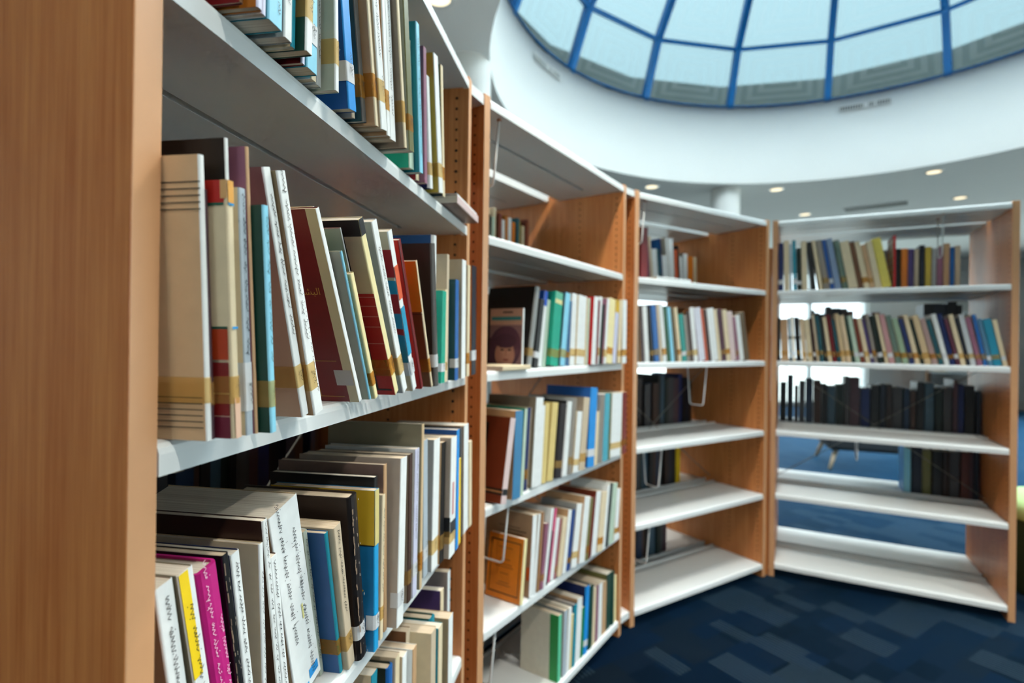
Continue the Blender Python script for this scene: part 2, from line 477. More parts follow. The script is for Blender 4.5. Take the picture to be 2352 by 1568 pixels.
for k in range(1, len(elev)):
    mb = MB()
    for i in range(nr):
        a, b_ = dome_pt(rib_az[i], elev[k]), dome_pt(rib_az[(i + 1) % nr], elev[k])
        na = (a - Vector((DC[0], DC[1], SZ))).normalized(); nb = (b_ - Vector((DC[0], DC[1], SZ))).normalized()
        ta = Vector((0, 0, 1)).cross(na).cross(na).normalized(); tb = Vector((0, 0, 1)).cross(nb).cross(nb).normalized()
        w = 0.02
        vsx = [a + ta * w - na * 0.045, a - ta * w - na * 0.045, a - ta * w + na * 0.015, a + ta * w + na * 0.015,
               b_ + tb * w - nb * 0.045, b_ - tb * w - nb * 0.045, b_ - tb * w + nb * 0.015, b_ + tb * w + nb * 0.015]
        mb.add(vsx, [(0, 1, 5, 4), (1, 2, 6, 5), (2, 3, 7, 6), (3, 0, 4, 7)])
    mb.build('ring_bar', M_BLUE, dome, off)
mb = MB()
mb.lathe([(DR - 0.012, HD - 0.004), (DR - 0.012, HD + 0.016), (DR + 0.06, HD + 0.016), (DR + 0.06, HD - 0.004)], 96, DC)
mb.build('base_ring', M_BLUE, dome, off)
for k in range(len(elev) - 1):
    for i in range(nr):
        a0, a1 = rib_az[i], rib_az[(i + 1) % nr]
        el0, el1 = (14.9 if k == 0 else elev[k]), elev[k + 1]
        q = [dome_pt(a0, el0), dome_pt(a1, el0), dome_pt(a1, el1), dome_pt(a0, el1)]
        me = bpy.data.meshes.new('pane'); me.from_pydata([tuple(v) for v in q], [], [(0, 1, 2, 3)])
        uvl = me.uv_layers.new(name='UVMap')
        for j, c in enumerate(((0, 0), (1, 0), (1, 1), (0, 1))): uvl.data[j].uv = c
        link('pane', me, M_FRIT if k < 2 else M_GLASS, dome, off)  # unseen upper panes made clear to let extra daylight in
q = [dome_pt(a, elev[-1]) for a in rib_az]
me = bpy.data.meshes.new('crown_pane'); me.from_pydata([tuple(v) for v in q], [], [tuple(range(nr))])
uvl = me.uv_layers.new(name='UVMap')
for j in range(nr): uvl.data[j].uv = (0.5 + 0.5 * math.cos(R(rib_az[j])), 0.5 + 0.5 * math.sin(R(rib_az[j])))
link('crown_pane', me, M_GLASS, dome, off)  # unseen crown also left clear to brighten the interior
# low roof upstand outside the glass, one flat run per bay
mb = MB()
for i in range(nr):
    a0, a1 = rib_az[i], rib_az[(i + 1) % nr]
    def up(a, r, z): return (DC[0] + r * math.cos(R(a)), DC[1] + r * math.sin(R(a)), z)
    z0, z1, r0, r1 = HC + 0.25, 4.075, 2.72, 2.84
    mb.quad(up(a0, DR + 0.09, HD - 0.006), up(a1, DR + 0.09, HD - 0.006), up(a1, r0, HD - 0.006), up(a0, r0, HD - 0.006))
    mb.quad(up(a0, r0, z0), up(a1, r0, z0), up(a1, r0, z1), up(a0, r0, z1))
    mb.quad(up(a0, r0, z1), up(a1, r0, z1), up(a1, r1, z1), up(a0, r1, z1))
    mb.quad(up(a1, r1, z0), up(a0, r1, z0), up(a0, r1, z1), up(a1, r1, z1))
tag(mb.build('wall_upstand', M_CONC), 'grey roof upstand around the dome', kind='structure')

# ------------------------------------------------------------------ columns
def column(x, y, r, label):
    root = tag(empty('column', Matrix.Translation((x, y, 0))), label, 'column', 'round columns under the drum')
    mb = MB(); mb.lathe([(r, 0), (r, HC)], 48); mb.build('shaft', M_WALL, root, smooth=True)
    mb = MB(); mb.lathe([(r + 0.012, 0), (r + 0.012, 0.10), (r + 0.002, 0.105)], 48); mb.build('skirting', M_WHITE, root)
column(2.37, 6.02, 0.155, 'white round column rising behind the third bookcase')
column(-0.315, 3.36, 0.16, 'white round column rising behind the second bookcase')

# ------------------------------------------------------------------ recessed downlights and air vents
M_LAMP = emit_mat('downlight_lens', (1.0, 0.86, 0.58), 1.5)
def downlight(x, y, label, w):
    root = tag(empty('downlight', Matrix.Translation((x, y, HC))), label, 'ceiling light', 'recessed downlights')
    mb = MB(); mb.lathe([(0.062, -0.003), (0.062, -0.006), (0.085, -0.004), (0.088, 0.0)], 24); mb.build('trim_ring', M_WHITE, root)
    mb = MB(); mb.lathe([(0.0005, -0.004), (0.062, -0.004)], 24); mb.build('lens', M_LAMP, root)
    ld = bpy.data.lights.new('downlight_lamp', 'SPOT'); ld.energy = w; ld.color = (1.0, 0.94, 0.85); ld.spot_size = R(110); ld.spot_blend = 0.6; ld.shadow_soft_size = 0.06
    lo = bpy.data.objects.new('lamp', ld); COL.objects.link(lo); lo.parent = root; lo.location = (0, 0, -0.02)
names_in = {106: 'downlight left of the round column behind the third bookcase', 76: 'downlight right of the round column behind the third bookcase', 46: 'downlight in the drum border above the right bookcase',
            196: 'downlight above the nearest bookcase at the top edge'}
k_ = 0
for k in range(12):
    a = (46.5 + 30 * k) % 360
    key = int(a)
    x, y = DC[0] + 2.69 * math.cos(R(a)), DC[1] + 2.69 * math.sin(R(a))
    if a > 180 and a < 200: x, y = -0.395, 2.71
    k_ += 1
    downlight(x, y, names_in.get(key, 'ceiling downlight of the inner ring beyond the picture edge'), LAMP)
for k in range(16):
    a = (44.9 + 22.5 * k) % 360
    x, y = DC[0] + 4.04 * math.cos(R(a)), DC[1] + 4.04 * math.sin(R(a))
    if not (RX0 + .3 < x < RX1 - .3 and RY0 + .3 < y < RY1 - .3): continue
    lb = {44: 'outer downlight above the right end of the right bookcase', 67: 'outer downlight low above the left end of the right bookcase'}.get(int(a), 'ceiling downlight of the outer ring beyond the picture edge')
    downlight(x, y, lb, LAMP)
M_GRILLE = plain('vent_dark', '#3a3d3b', 0.7)
M_SLAT = plain('vent_slat', '#9aa09c', 0.5)
cv = tag(empty('ceiling_vent', Matrix.Translation((4.46, 6.62, HC)) @ Matrix.Rotation(R(-38), 4, 'Z')), 'slotted air vent in the ceiling beyond the right bookcase', 'vent')
mb = MB(); mb.box(-0.32, 0.32, -0.09, 0.09, -0.004, 0.0); mb.build('backing', M_GRILLE, cv)
mb = MB(); mb.box(-0.34, 0.34, -0.11, -0.09, -0.008, 0); mb.box(-0.34, 0.34, 0.09, 0.11, -0.008, 0); mb.box(-0.34, -0.32, -0.09, 0.09, -0.008, 0); mb.box(0.32, 0.34, -0.09, 0.09, -0.008, 0); mb.build('frame', M_CEIL, cv)
for j in range(5):
    mb = MB(); y0 = -0.075 + j * 0.034; mb.box(-0.32, 0.32, y0, y0 + 0.012, -0.01, -0.003); mb.build('slat', M_SLAT, cv)
def drum_vent(az, z, half, label, dark):
    a = R(az)
    Mx = Matrix(((-math.sin(a), -math.cos(a), 0, DC[0] + (DR - 0.004) * math.cos(a)), (math.cos(a), -math.sin(a), 0, DC[1] + (DR - 0.004) * math.sin(a)), (0, 0, 1, z), (0, 0, 0, 1)))
    root = tag(empty('drum_vent', Mx), label, 'vent', 'air vents in the drum wall')
    def arc(u): th = u / DR; return DR * math.sin(th), -(DR - DR * math.cos(th)) * -1
    m = M_GRILLE if dark else M_SLAT
    # x along the wall, y towards the room centre
    def pt(u, d, zz): th = u / DR; return (-(DR - d) * math.sin(th), DR - (DR - d) * math.cos(th), zz)
    mb = MB()
    for i in range(12):
        u0, u1 = -half + 2 * half * i / 12, -half + 2 * half * (i + 1) / 12
        mb.quad(pt(u0, 0.006, -0.022), pt(u1, 0.006, -0.022), pt(u1, 0.006, 0.022), pt(u0, 0.006, 0.022))
    mb.build('backing', m, root)
    mb = MB()
    for sgn in (-1, 1):
        ue = sgn * (half + .005); mb.quad(pt(ue - .005, 0.012, -0.03), pt(ue + .005, 0.012, -0.03), pt(ue + .005, 0.012, 0.03), pt(ue - .005, 0.012, 0.03))
    for zz0, zz1 in ((-0.03, -0.022), (0.022, 0.03)):
        for i in range(12):
            u0, u1 = -half - .01 + 2 * (half + .01) * i / 12, -half - .01 + 2 * (half + .01) * (i + 1) / 12
            mb.quad(pt(u0, 0.012, zz0), pt(u1, 0.012, zz0), pt(u1, 0.012, zz1), pt(u0, 0.012, zz1))
    mb.build('frame', M_WALL, root)
    for i in range(19):
        u = -half + 2 * half * (i + .5) / 19
        mb = MB(); w = 0.004 if i not in (9, 10, 13) else 0.011
        mb.quad(pt(u - w, 0.011, -0.022), pt(u + w, 0.011, -0.022), pt(u + w, 0.011, 0.022), pt(u - w, 0.011, 0.022)); mb.build('slat', M_WALL if dark else M_WALL, root)
drum_vent(59.1, 3.605, 0.215, 'dark slotted vent on the right side of the white drum', True)
drum_vent(145.7, 3.58, 0.22, 'pale slotted vent on the left side of the white drum', False)

# ------------------------------------------------------------------ bookcases
BAY = {1: ((-0.2583, 0.3934), 80.53), 2: ((-0.0638, 1.3883), 56.14), 3: ((0.5201, 2.2213), 32.74), 4: ((1.3403, 2.7178), -27.69), 5: ((7.55, 9.75), -43.0)}
ZB = {'T': 1.772, 'A': 1.421, 'B': 1.066, 'C': 0.714, 'D': 0.394, 'E': 0.042}
LIP, SW, SD, PD, PH = 0.025, 0.90, 0.295, 0.64, 1.802
def bay_matrix(b):
    (x, y), a = BAY[b]
    return Matrix.Translation((x, y, 0)) @ Matrix.Rotation(R(a), 4, 'Z')

def panel_mesh():
    mb = MB(); mb.box(-0.025, 0, 0, PD, 0, PH); me = bevel(mb.mesh('side_panel'), 0.0012, 2)
    for p in me.polygons:
        if abs(p.normal.y) > 0.9: p.material_index = 1
    return me
def shelf_mesh(nm):
    fl = [(0, 0), (0, .016), (.0012, .0208), (.0042, .0238), (.009, .025), (.285, .025), (.285, .031), (.288, .0325), (.295, .0325), (.295, .003), (.141, .003), (.141, .003), (.129, .003), (.129, .003), (.013, .003), (.013, 0)]
    gr = list(fl); gr[11] = (.141, .015); gr[12] = (.129, .015)
    prof = [(0.0012, fl), (0.085, fl), (0.085, gr), (0.815, gr), (0.815, fl), (0.8988, fl)]
    k = len(fl); vs_, fs = [], []
    for x, pf in prof: vs_ += [(x, y, z) for y, z in pf]
    for i in range(len(prof) - 1):
        for j in range(k):
            fs.append((i * k + j, (i + 1) * k + j, (i + 1) * k + (j + 1) % k, i * k + (j + 1) % k))
    fs += [tuple(range(k)), tuple((len(prof) - 1) * k + j for j in range(k))[::-1]]
    mb = MB(); mb.add(vs_, fs); return mb.mesh(nm)
ME_PANEL = panel_mesh()
ME_SHELF = shelf_mesh('shelf')
def holes_mesh():
    mb = MB()
    for y in (0.03, 0.193):
        z = 0.125
        while z < 1.75:
            pts = [(0.0004, y + 0.0033 * math.cos(2 * math.pi * k / 8), z + 0.0033 * math.sin(2 * math.pi * k / 8)) for k in range(8)]
            mb.add(pts, [tuple(range(8))]); z += 0.025
    return mb.mesh('peg_holes')
ME_HOLES = holes_mesh()
for me_, m_ in ((ME_PANEL, M_WOOD), (ME_SHELF, M_WHITE), (ME_HOLES, M_HOLE)): me_.materials.append(m_)
ME_PANEL.materials.append(M_EDGE)
ROT180 = Matrix.Translation((SW, PD, 0)) @ Matrix.Rotation(math.pi, 4, 'Z')
def bookcase(b, label):
    root = tag(empty('bookcase', bay_matrix(b)), label, 'bookcase', 'double-sided library bookcases')
    for x in (0.0, SW + 0.025):
        p = link('side_panel', ME_PANEL, None, root, Matrix.Translation((x, 0, 0)))
        Mh = Matrix.Identity(4) if x == 0 else Matrix.Translation((-0.025, 0, 0)) @ Matrix.Scale(-1, 4, (1, 0, 0))
        hh = link('peg_holes', ME_HOLES, None, p, Mh); hh['kind'] = 'stuff'
        Mo = Matrix.Translation((-0.0258, 0, 0)) if x == 0 else Matrix.Translation((0.0002, 0, 0))
        if x == 0 and b > 1:
            h2 = link('peg_holes', ME_HOLES, None, p, Matrix.Translation((-0.025, 0, 0)) @ Matrix.Scale(-1, 4, (1, 0, 0))); h2['kind'] = 'stuff'
    for k, z in ZB.items():
        nm = 'canopy' if k == 'T' else 'shelf'
        link(nm, ME_SHELF, None, root, Matrix.Translation((0, 0, z)))
        link(nm, ME_SHELF, None, root, Matrix.Translation((0, 0, z)) @ ROT180)
    for za, zb_ in ((1.08, 0.445), (0.445, 1.08)):
        mb = MB(); yy = 0.317 if za > zb_ else 0.323
        mb.tube([(0.001, yy, za), (0.899, yy, zb_)], 0.0022, 6); mb.build('cross_brace', M_STEEL, root)
    return root
cases = {}
for b, lb in ((1, 'nearest wooden bookcase with white metal shelves, running along the left'), (2, 'second wooden bookcase from the left, with wire supports hanging'),
              (3, 'third wooden bookcase from the left, its three lowest shelves empty'), (4, 'right-hand wooden bookcase standing across the corner, seen through to the floor'),
              (5, 'distant wooden bookcase at the right edge beyond the others')):
    cases[b] = bookcase(b, lb)
# white infill plates bridging the gaps between neighbouring bookcases
def infill(b0, b1, levels):
    M0, M1 = bay_matrix(b0), bay_matrix(b1); inv = M0.inverted()
    for z in levels:
        a, c = M0 @ Vector((SW + 0.0262, 0.002, 0)), M1 @ Vector((-0.0262, 0.002, 0))
        a2, c2 = M0 @ Vector((SW + 0.0262, 0.25, 0)), M1 @ Vector((-0.0262, 0.25, 0))
        q = [inv @ p for p in (a, c, c2, a2)]
        mb = MB(); mb.add([(p.x, p.y, z) for p in q] + [(p.x, p.y, z + LIP) for p in q], [(3, 2, 1, 0), (4, 5, 6, 7), (0, 1, 5, 4), (1, 2, 6, 5), (2, 3, 7, 6), (3, 0, 4, 7)])
        mb.build('corner_infill', M_WHITE, cases[b0])
# narrow wooden filler between the third and the right bookcase
_M3, _M4 = bay_matrix(3), bay_matrix(4); _inv = _M3.inverted()
_q = [_inv @ p for p in (_M3 @ Vector((SW + 0.0262, 0.012, 0)), _M4 @ Vector((-0.0262, 0.012, 0)), _M4 @ Vector((-0.0262, 0.03, 0)), _M3 @ Vector((SW + 0.0262, 0.03, 0)))]
mb = MB(); mb.add([(p.x, p.y, 0.0) for p in _q] + [(p.x, p.y, 1.665) for p in _q], [(3, 2, 1, 0), (4, 5, 6, 7), (0, 1, 5, 4), (1, 2, 6, 5), (2, 3, 7, 6), (3, 0, 4, 7)])
mb.build('corner_filler', M_WOOD, cases[3])
infill(1, 2, (ZB['T'], ZB['E'])); infill(2, 3, (ZB['T'], ZB['E']))

# ------------------------------------------------------------------ hanging wire book supports
def wire_support(b, lev, s, length, label, a=0.025, c=0.135):
    root = tag(empty('wire_book_support', bay_matrix(b) @ Matrix.Translation((s, 0, ZB[lev] + 0.004))), label, 'book support', 'hanging wire book supports')
    pts = [(0, a, 0)]; na, nc = a + 0.016, c - 0.016; rr = 0.014
    pts += [(0, na, -length + rr)]
    for k in range(1, 5):
        t = k / 4 * math.pi / 2; pts.append((0, na + rr - rr * math.cos(t), -length + rr - rr * math.sin(t)))
    for k in range(0, 5):
        t = k / 4 * math.pi / 2; pts.append((0, nc - rr + rr * math.sin(t), -length + rr - rr * math.cos(t)))
    pts += [(0, c, 0)]
    mb = MB(); mb.tube(pts, 0.0030, 8); mb.build('wire_loop', M_WHITE, root, smooth=True)
    mb = MB(); mb.box(-0.004, 0.004, a - 0.006, a + 0.006, -0.006, -0.0005); mb.box(-0.004, 0.004, c - 0.006, c + 0.006, -0.006, -0.0005); mb.build('clip', plain('clip_tan', '#9c6b45', 0.6), root)
for b, lev, s, ln, lb in ((2, 'T', .075, .18, 'white wire support hanging under the top of the second bookcase'), (2, 'C', .146, .18, 'white wire support before the orange book of the second bookcase'),
        (2, 'D', .091, .18, 'white wire support in the bottom shelf of the second bookcase'), (3, 'T', .058, .18, 'white wire support hanging under the top of the third bookcase'),
        (3, 'B', .477, .187, 'white wire support below the lowest books of the third bookcase'), (3, 'C', .182, .18, 'white wire support between the two middle empty shelves of the third bookcase'),
        (3, 'D', .112, .18, 'white wire support above the lowest shelf of the third bookcase'), (4, 'T', .669, .19, 'white wire support hanging under the top of the right bookcase'),
        (4, 'C', .353, .10, 'short white wire support in the open lower part of the right bookcase')):
    wire_support(b, lev, s, ln, lb)
BOOKS={
 '1B':[
  (0.0135,0.0052,-0.030,-0.060,0.211,'white','tanbook',{'tape':'y','key':'lines'}),
  (0.0203,0.0045,-0.028,-0.064,0.188,'purpledk','purpledk',{'tape':'y'}),
  (0.0274,0.0070,-0.042,-0.067,0.196,'cream','cream',{'tape':'y','key':'redcream'}),
  (0.0360,0.0035,-0.036,-0.070,0.230,'white','black'),
  (0.0410,0.0080,-0.043,-0.073,0.194,'greyblue','cream',{'tape':'w','key':'n823'}),
  (0.0505,0.0036,-0.044,-0.076,0.228,'tan','mauve'),
  (0.0564,0.0072,-0.054,-0.084,0.184,'skyblue','greendk',{'tape':'y','txt':1}),
  (0.1000,0.0035,-0.025,-0.260,0.185,'grey','grey',{'key':'sticker'}),
  (0.1450,0.0115,-0.029,-0.306,0.236,'white','pinkgrad',{'tape':'y','txt':1}),
  (0.1588,0.0135,-0.034,-0.309,0.237,'white','tangrad',{'tape':'y','txt':1}),
  (0.1805,0.0100,-0.026,-0.330,0.241,'white','cream',{'txt':1}),
  (0.2830,0.0087,-0.023,-0.512,0.240,'white','darkred',{'key':'bashir'}),
  (0.2960,0.0045,-0.013,-0.505,0.245,'white','cream',{'key':'blacktop'}),
  (0.3030,0.0062,-0.012,-0.490,0.226,'white','greygreen',{'txt':1}),
  (0.3125,0.0050,-0.024,-0.475,0.197,'skyblue','greygreen',{'txt':1}),
  (0.3225,0.0095,-0.027,-0.490,0.172,'paleyellow','paleyellow',{'tape':'o'}),
  (0.3420,0.0035,-0.020,-0.530,0.233,'grey','pinkgrad',{'key':'pinklabel'}),
  (0.3790,0.0142,-0.032,-0.570,0.253,'paleyellow','cream',{'key':'redgrid','tape':'o'}),
  (0.4060,0.0170,-0.034,-0.525,0.254,'white','greyblue',{'tape':'y','txt':1}),
  (0.4420,0.0160,-0.036,-0.485,0.247,'white','cream',{'key':'multi','tape':'w'}),
  (0.4800,0.0100,-0.036,-0.490,0.243,'darkred','red'),
  (0.5200,0.0078,-0.040,-0.440,0.216,'cream','brown',{'key':'orangetop','tape':'o'}),
  (0.5330,0.0170,-0.042,-0.126,0.240,'greydk','brownblack',{'tape':'w','txt':1}),
  (0.5560,0.0200,-0.028,-0.017,0.262,'white','bluebind'),
  (0.5800,0.0100,-0.022,0.000,0.246,'white','white'),
  (0.5960,0.0240,-0.033,0.019,0.169,'green','green',{'tape':'w'}),
  (0.6290,0.0170,-0.029,0.004,0.175,'cream','cream',{'tape':'y'}),
  (0.6520,0.0150,-0.025,0.000,0.245,'beige','beige'),
  (0.6800,0.0230,-0.036,-0.020,0.199,'blue','tealdk',{'tape':'w'}),
  (0.7300,0.0300,-0.036,-0.020,0.246,'white','beige'),
  (0.8050,0.0220,-0.028,-0.010,0.246,'cream','beige',{'tape':'o'}),
  (0.8500,0.0400,-0.028,-0.030,0.251,'navyblk','orange',{'tape':'w'}),
 ],
 '1A':[
  (0.0540,0.0039,-0.022,0.000,0.240,'brown','darkred'),
  (0.0617,0.0070,-0.032,0.000,0.235,'lavender','orangebr'),
  (0.0707,0.0060,-0.030,0.000,0.240,'lavender','white'),
  (0.0782,0.0207,-0.031,0.000,0.235,'skyblue','teal',{'txt':1}),
  (0.1054,0.0123,-0.029,0.000,0.240,'white','grey',{'txt':1}),
  (0.1217,0.0067,-0.026,0.000,0.230,'teal','cream'),
  (0.1299,0.0117,-0.036,0.000,0.240,'white','greendk',{'txt':1,'tape':'y'}),
  (0.1511,0.0062,-0.019,-0.011,0.210,'lavender','darkred'),
  (0.1590,0.0200,-0.020,-0.012,0.235,'skyblue','teal',{'tape':'w'}),
  (0.1827,0.0104,-0.011,-0.022,0.225,'cream','white'),
  (0.1956,0.0099,-0.010,-0.026,0.240,'grey','grey',{'txt':1}),
  (0.2107,0.0087,-0.024,-0.042,0.245,'white','greygreen',{'tape':'y'}),
  (0.2578,0.0203,-0.017,-0.192,0.250,'brightblue','bluedk',{'tape':'w'}),
  (0.2824,0.0088,-0.009,-0.202,0.250,'beige','grey'),
  (0.2950,0.0122,-0.017,-0.211,0.250,'greydk','tealblk',{'tape':'o'}),
  (0.3101,0.0096,-0.028,-0.216,0.250,'cream','tan',{'tape':'o'}),
  (0.3214,0.0197,-0.031,-0.216,0.250,'white','beige',{'txt':1,'tape':'y'}),
  (0.3431,0.0121,-0.030,-0.150,0.250,'white','tan',{'tape':'o'}),
  (0.3573,0.0193,-0.029,-0.152,0.250,'white','beige',{'txt':1}),
  (0.3903,0.0097,-0.037,-0.201,0.250,'cream','browngrey',{'tape':'y'}),
  (0.4017,0.0196,-0.040,-0.164,0.208,'olive','greygreen',{'tape':'o'}),
  (0.4770,0.0210,-0.012,-0.118,0.200,'palegreen','green'),
  (0.5014,0.0162,-0.021,-0.127,0.234,'skyblue','teal',{'txt':1}),
  (0.5407,0.0152,-0.001,-0.121,0.200,'cream','red',{'tape':'w'}),
  (0.5575,0.0154,-0.010,-0.070,0.232,'mauve','mauve'),
  (0.5904,0.0218,-0.007,-0.153,0.194,'white','navy',{'tape':'y'}),
  (0.6213,0.0258,-0.017,-0.191,0.242,'white','oliveyellow',{'tape':'y'}),
  (0.6491,0.0138,-0.016,-0.112,0.242,'cream','greybluedk',{'tape':'o'}),
 ],
 '1C':[
  (0.0567,0.0180,0.015,-0.177,0.239,'white','browngrey',{'txt':1}),
  (0.0818,0.0163,0.012,-0.199,0.243,'white','olivegrey',{'key':'yellowspine','txt':1}),
  (0.0999,0.0246,0.012,-0.199,0.235,'magenta','magenta',{'key':'magtxt','txt':2}),
  (0.1265,0.0084,0.012,-0.176,0.238,'black','black',{'key':'worn'}),
  (0.1366,0.0119,0.012,-0.173,0.234,'white','navy',{'txt':1}),
  (0.1502,0.0065,0.010,-0.066,0.227,'white','cream',{'txt':1}),
  (0.1794,0.0081,0.010,-0.160,0.251,'white','browndk',{'txt':1}),
  (0.1915,0.0117,0.012,-0.171,0.207,'white','browndk',{'txt':1}),
  (0.2326,0.0548,0.025,-0.253,0.246,'white','tancream',{'key':'bluemark','txt':1}),
  (0.2906,0.0088,0.028,-0.229,0.204,'greygreen','white',{'txt':1}),
  (0.3011,0.0071,0.006,-0.229,0.200,'teal','bluebind',{'tape':'o'}),
  (0.3099,0.0177,-0.001,-0.229,0.204,'beige','beige',{'tape':'y','txt':1}),
  (0.3296,0.0219,-0.006,-0.163,0.231,'blackworn','brownblack',{'tape':'w','key':'worn'}),
  (0.3532,0.0142,-0.017,-0.030,0.224,'bluebright','yellowblue',{'key':'yellowblue','tape':'w'}),
  (0.3689,0.0116,-0.010,-0.030,0.238,'black','black'),
  (0.3820,0.0105,-0.013,0.011,0.207,'cream','cream',{'tape':'y','txt':1}),
  (0.4036,0.0108,-0.010,-0.035,0.248,'tan','mauvegrey'),
  (0.4159,0.0253,-0.025,0.032,0.251,'white','beigegrey',{'tape':'w'}),
  (0.4923,0.0160,-0.013,-0.004,0.243,'browndk','browngrey',{'tape':'y'}),
  (0.5098,0.0200,-0.015,0.023,0.247,'lavender','white',{'txt':1,'tape':'w'}),
  (0.5427,0.0111,-0.016,0.008,0.285,'tancream','olivegrey',{'tape':'o'}),
  (0.5681,0.0167,-0.005,-0.042,0.230,'cream','cream',{'tape':'o'}),
  (0.5864,0.0240,-0.008,-0.040,0.250,'greyblue','grey',{'tape':'w'}),
  (0.6119,0.0363,-0.015,0.024,0.244,'white','grey',{'tape':'y'}),
  (0.6498,0.0249,-0.019,0.025,0.232,'black','tan',{'tape':'y'}),
  (0.6762,0.0395,-0.030,0.025,0.237,'white','beigegrey',{'key':'redtxt','tape':'y'}),
  (0.7241,0.0187,-0.030,-0.004,0.247,'brightblue','bluedk'),
  (0.7487,0.0206,-0.028,-0.028,0.182,'yellow','blue'),
  (0.7966,0.0182,-0.020,-0.052,0.241,'greydk','black'),
  (0.8182,0.0388,-0.022,-0.029,0.242,'white','tan'),
  (0.8621,0.0235,-0.024,-0.047,0.199,'cream','cream'),
 ],
 '1D':[
  (0.4303,0.0211,0.020,0.000,0.236,'teal','cream'),
  (0.4924,0.0211,0.020,-0.000,0.209,'blue','blackgreen'),
  (0.5150,0.0192,0.015,-0.000,0.215,'cream','beige'),
  (0.5357,0.0211,0.010,-0.000,0.205,'white','beige'),
  (0.5583,0.0192,-0.000,0.000,0.206,'tan','white'),
  (0.5790,0.0192,0.020,0.000,0.224,'beige','brown'),
  (0.5997,0.0288,-0.020,-0.000,0.214,'beige','cream'),
  (0.6300,0.0240,-0.025,-0.000,0.208,'cream','teal'),
  (0.6555,0.0240,0.000,0.000,0.210,'teal','greendk'),
  (0.6810,0.0288,-0.030,0.000,0.201,'white','tan'),
  (0.7566,0.0211,0.010,0.000,0.218,'cream','purple'),
  (0.8443,0.0192,0.020,0.000,0.220,'white','beigegrey'),
 ],
 '2B':[
  (0.2118,0.0085,0.030,0.030,0.178,'white','portrait',{'key':'portrait'}),
  (0.2413,0.0244,0.030,0.185,0.250,'silver','black',{'tape':'y'}),
  (0.2690,0.0276,0.026,0.178,0.212,'black','blackgreen',{'tape':'w'}),
  (0.3056,0.0215,0.030,0.144,0.241,'white','blue',{'key':'bluecap'}),
  (0.3313,0.0195,0.030,0.132,0.214,'palegreen','white'),
  (0.3546,0.0503,0.015,0.123,0.239,'green','green',{'key':'creamtop','tape':'y'}),
  (0.4083,0.0322,0.009,0.140,0.242,'skyblue','greybluedk',{'tape':'y'}),
  (0.4534,0.0252,0.014,0.089,0.218,'bluephoto','white',{'tape':'o'}),
  (0.4861,0.0349,0.015,0.062,0.244,'white','white',{'tape':'y'}),
  (0.5225,0.0609,0.009,0.062,0.240,'white','cream',{'tape':'y'}),
  (0.5850,0.0157,0.003,0.062,0.236,'palegreen','cream'),
  (0.6022,0.0319,-0.010,0.075,0.241,'white','red'),
  (0.6357,0.0097,-0.013,0.080,0.231,'darkred','darkred'),
  (0.6470,0.0234,-0.006,0.110,0.246,'white','white',{'tape':'y'}),
  (0.6720,0.0135,-0.010,0.110,0.219,'blackgreen','black'),
  (0.6871,0.0205,-0.018,0.110,0.242,'white','mauve',{'tape':'y'}),
  (0.7091,0.0496,-0.019,0.114,0.243,'paleyellow','cream',{'tape':'o'}),
  (0.7606,0.0338,-0.020,0.114,0.242,'lavender','yellow',{'key':'yellowtop'}),
  (0.8064,0.0311,-0.020,0.071,0.244,'cream','greydk',{'tape':'y'}),
  (0.8564,0.0406,-0.020,-0.000,0.248,'white','cream',{'tape':'o'}),
 ],
 '2C':[
  (0.0344,0.0246,-0.025,0.190,0.226,'pinkwhite','redbrown',{'key':'brownlabel'}),
  (0.0920,0.0395,-0.023,0.049,0.240,'bluephoto2','tan'),
  (0.1403,0.0152,-0.017,0.080,0.242,'palegreen','green'),
  (0.1860,0.0205,0.003,0.081,0.239,'navy','cream',{'tape':'o'}),
  (0.2080,0.0117,0.008,0.081,0.237,'beige','black'),
  (0.2212,0.0429,-0.004,0.081,0.264,'white','browngrey'),
  (0.2658,0.0149,-0.002,0.081,0.239,'white','cream'),
  (0.2822,0.0253,-0.002,0.081,0.243,'paleyellow2','paleyellow2'),
  (0.3091,0.0365,-0.005,0.124,0.242,'paleyellow2','paleyellow2'),
  (0.3473,0.0435,-0.009,0.141,0.235,'blackred','black',{'tape':'y'}),
  (0.3927,0.0312,-0.011,0.141,0.239,'white','black'),
  (0.4257,0.0232,-0.016,0.141,0.249,'greybrown','grey',{'tape':'y'}),
  (0.4507,0.0358,-0.021,0.141,0.201,'white','cream',{'tape':'y'}),
  (0.4884,0.0436,-0.023,0.140,0.244,'beige','browngrey',{'tape':'y'}),
  (0.5468,0.0530,-0.025,0.087,0.273,'brightblue','bluedk',{'tape':'w'}),
  (0.6027,0.0243,-0.025,0.081,0.188,'cream','pinkwhite'),
  (0.6288,0.0395,-0.025,0.079,0.243,'greybrown','grey'),
  (0.6723,0.0448,-0.025,0.069,0.245,'tealstripe','white'),
  (0.7230,0.0154,-0.025,0.052,0.246,'olive','olive'),
  (0.7399,0.0966,-0.025,0.064,0.238,'white','white',{'tape':'y'}),
  (0.8533,0.0437,-0.025,0.000,0.239,'redblack','cream',{'tape':'o'}),
 ],
 '2D':[
  (0.1660,0.0162,-0.004,0.120,0.182,'paleyellow','orangecov',{'key':'orangeframe'}),
  (0.2197,0.0243,-0.001,0.078,0.237,'white','beigebr',{'key':'script'}),
  (0.2488,0.0136,0.002,0.110,0.232,'white','beige'),
  (0.2640,0.0138,-0.001,0.110,0.234,'browntan','browntan'),
  (0.2794,0.0187,-0.003,0.163,0.194,'mauve','mauve',{'tape':'y'}),
  (0.2999,0.0168,-0.001,0.207,0.234,'white','white'),
  (0.3186,0.0122,-0.000,0.207,0.161,'mauvedk','mauvedk'),
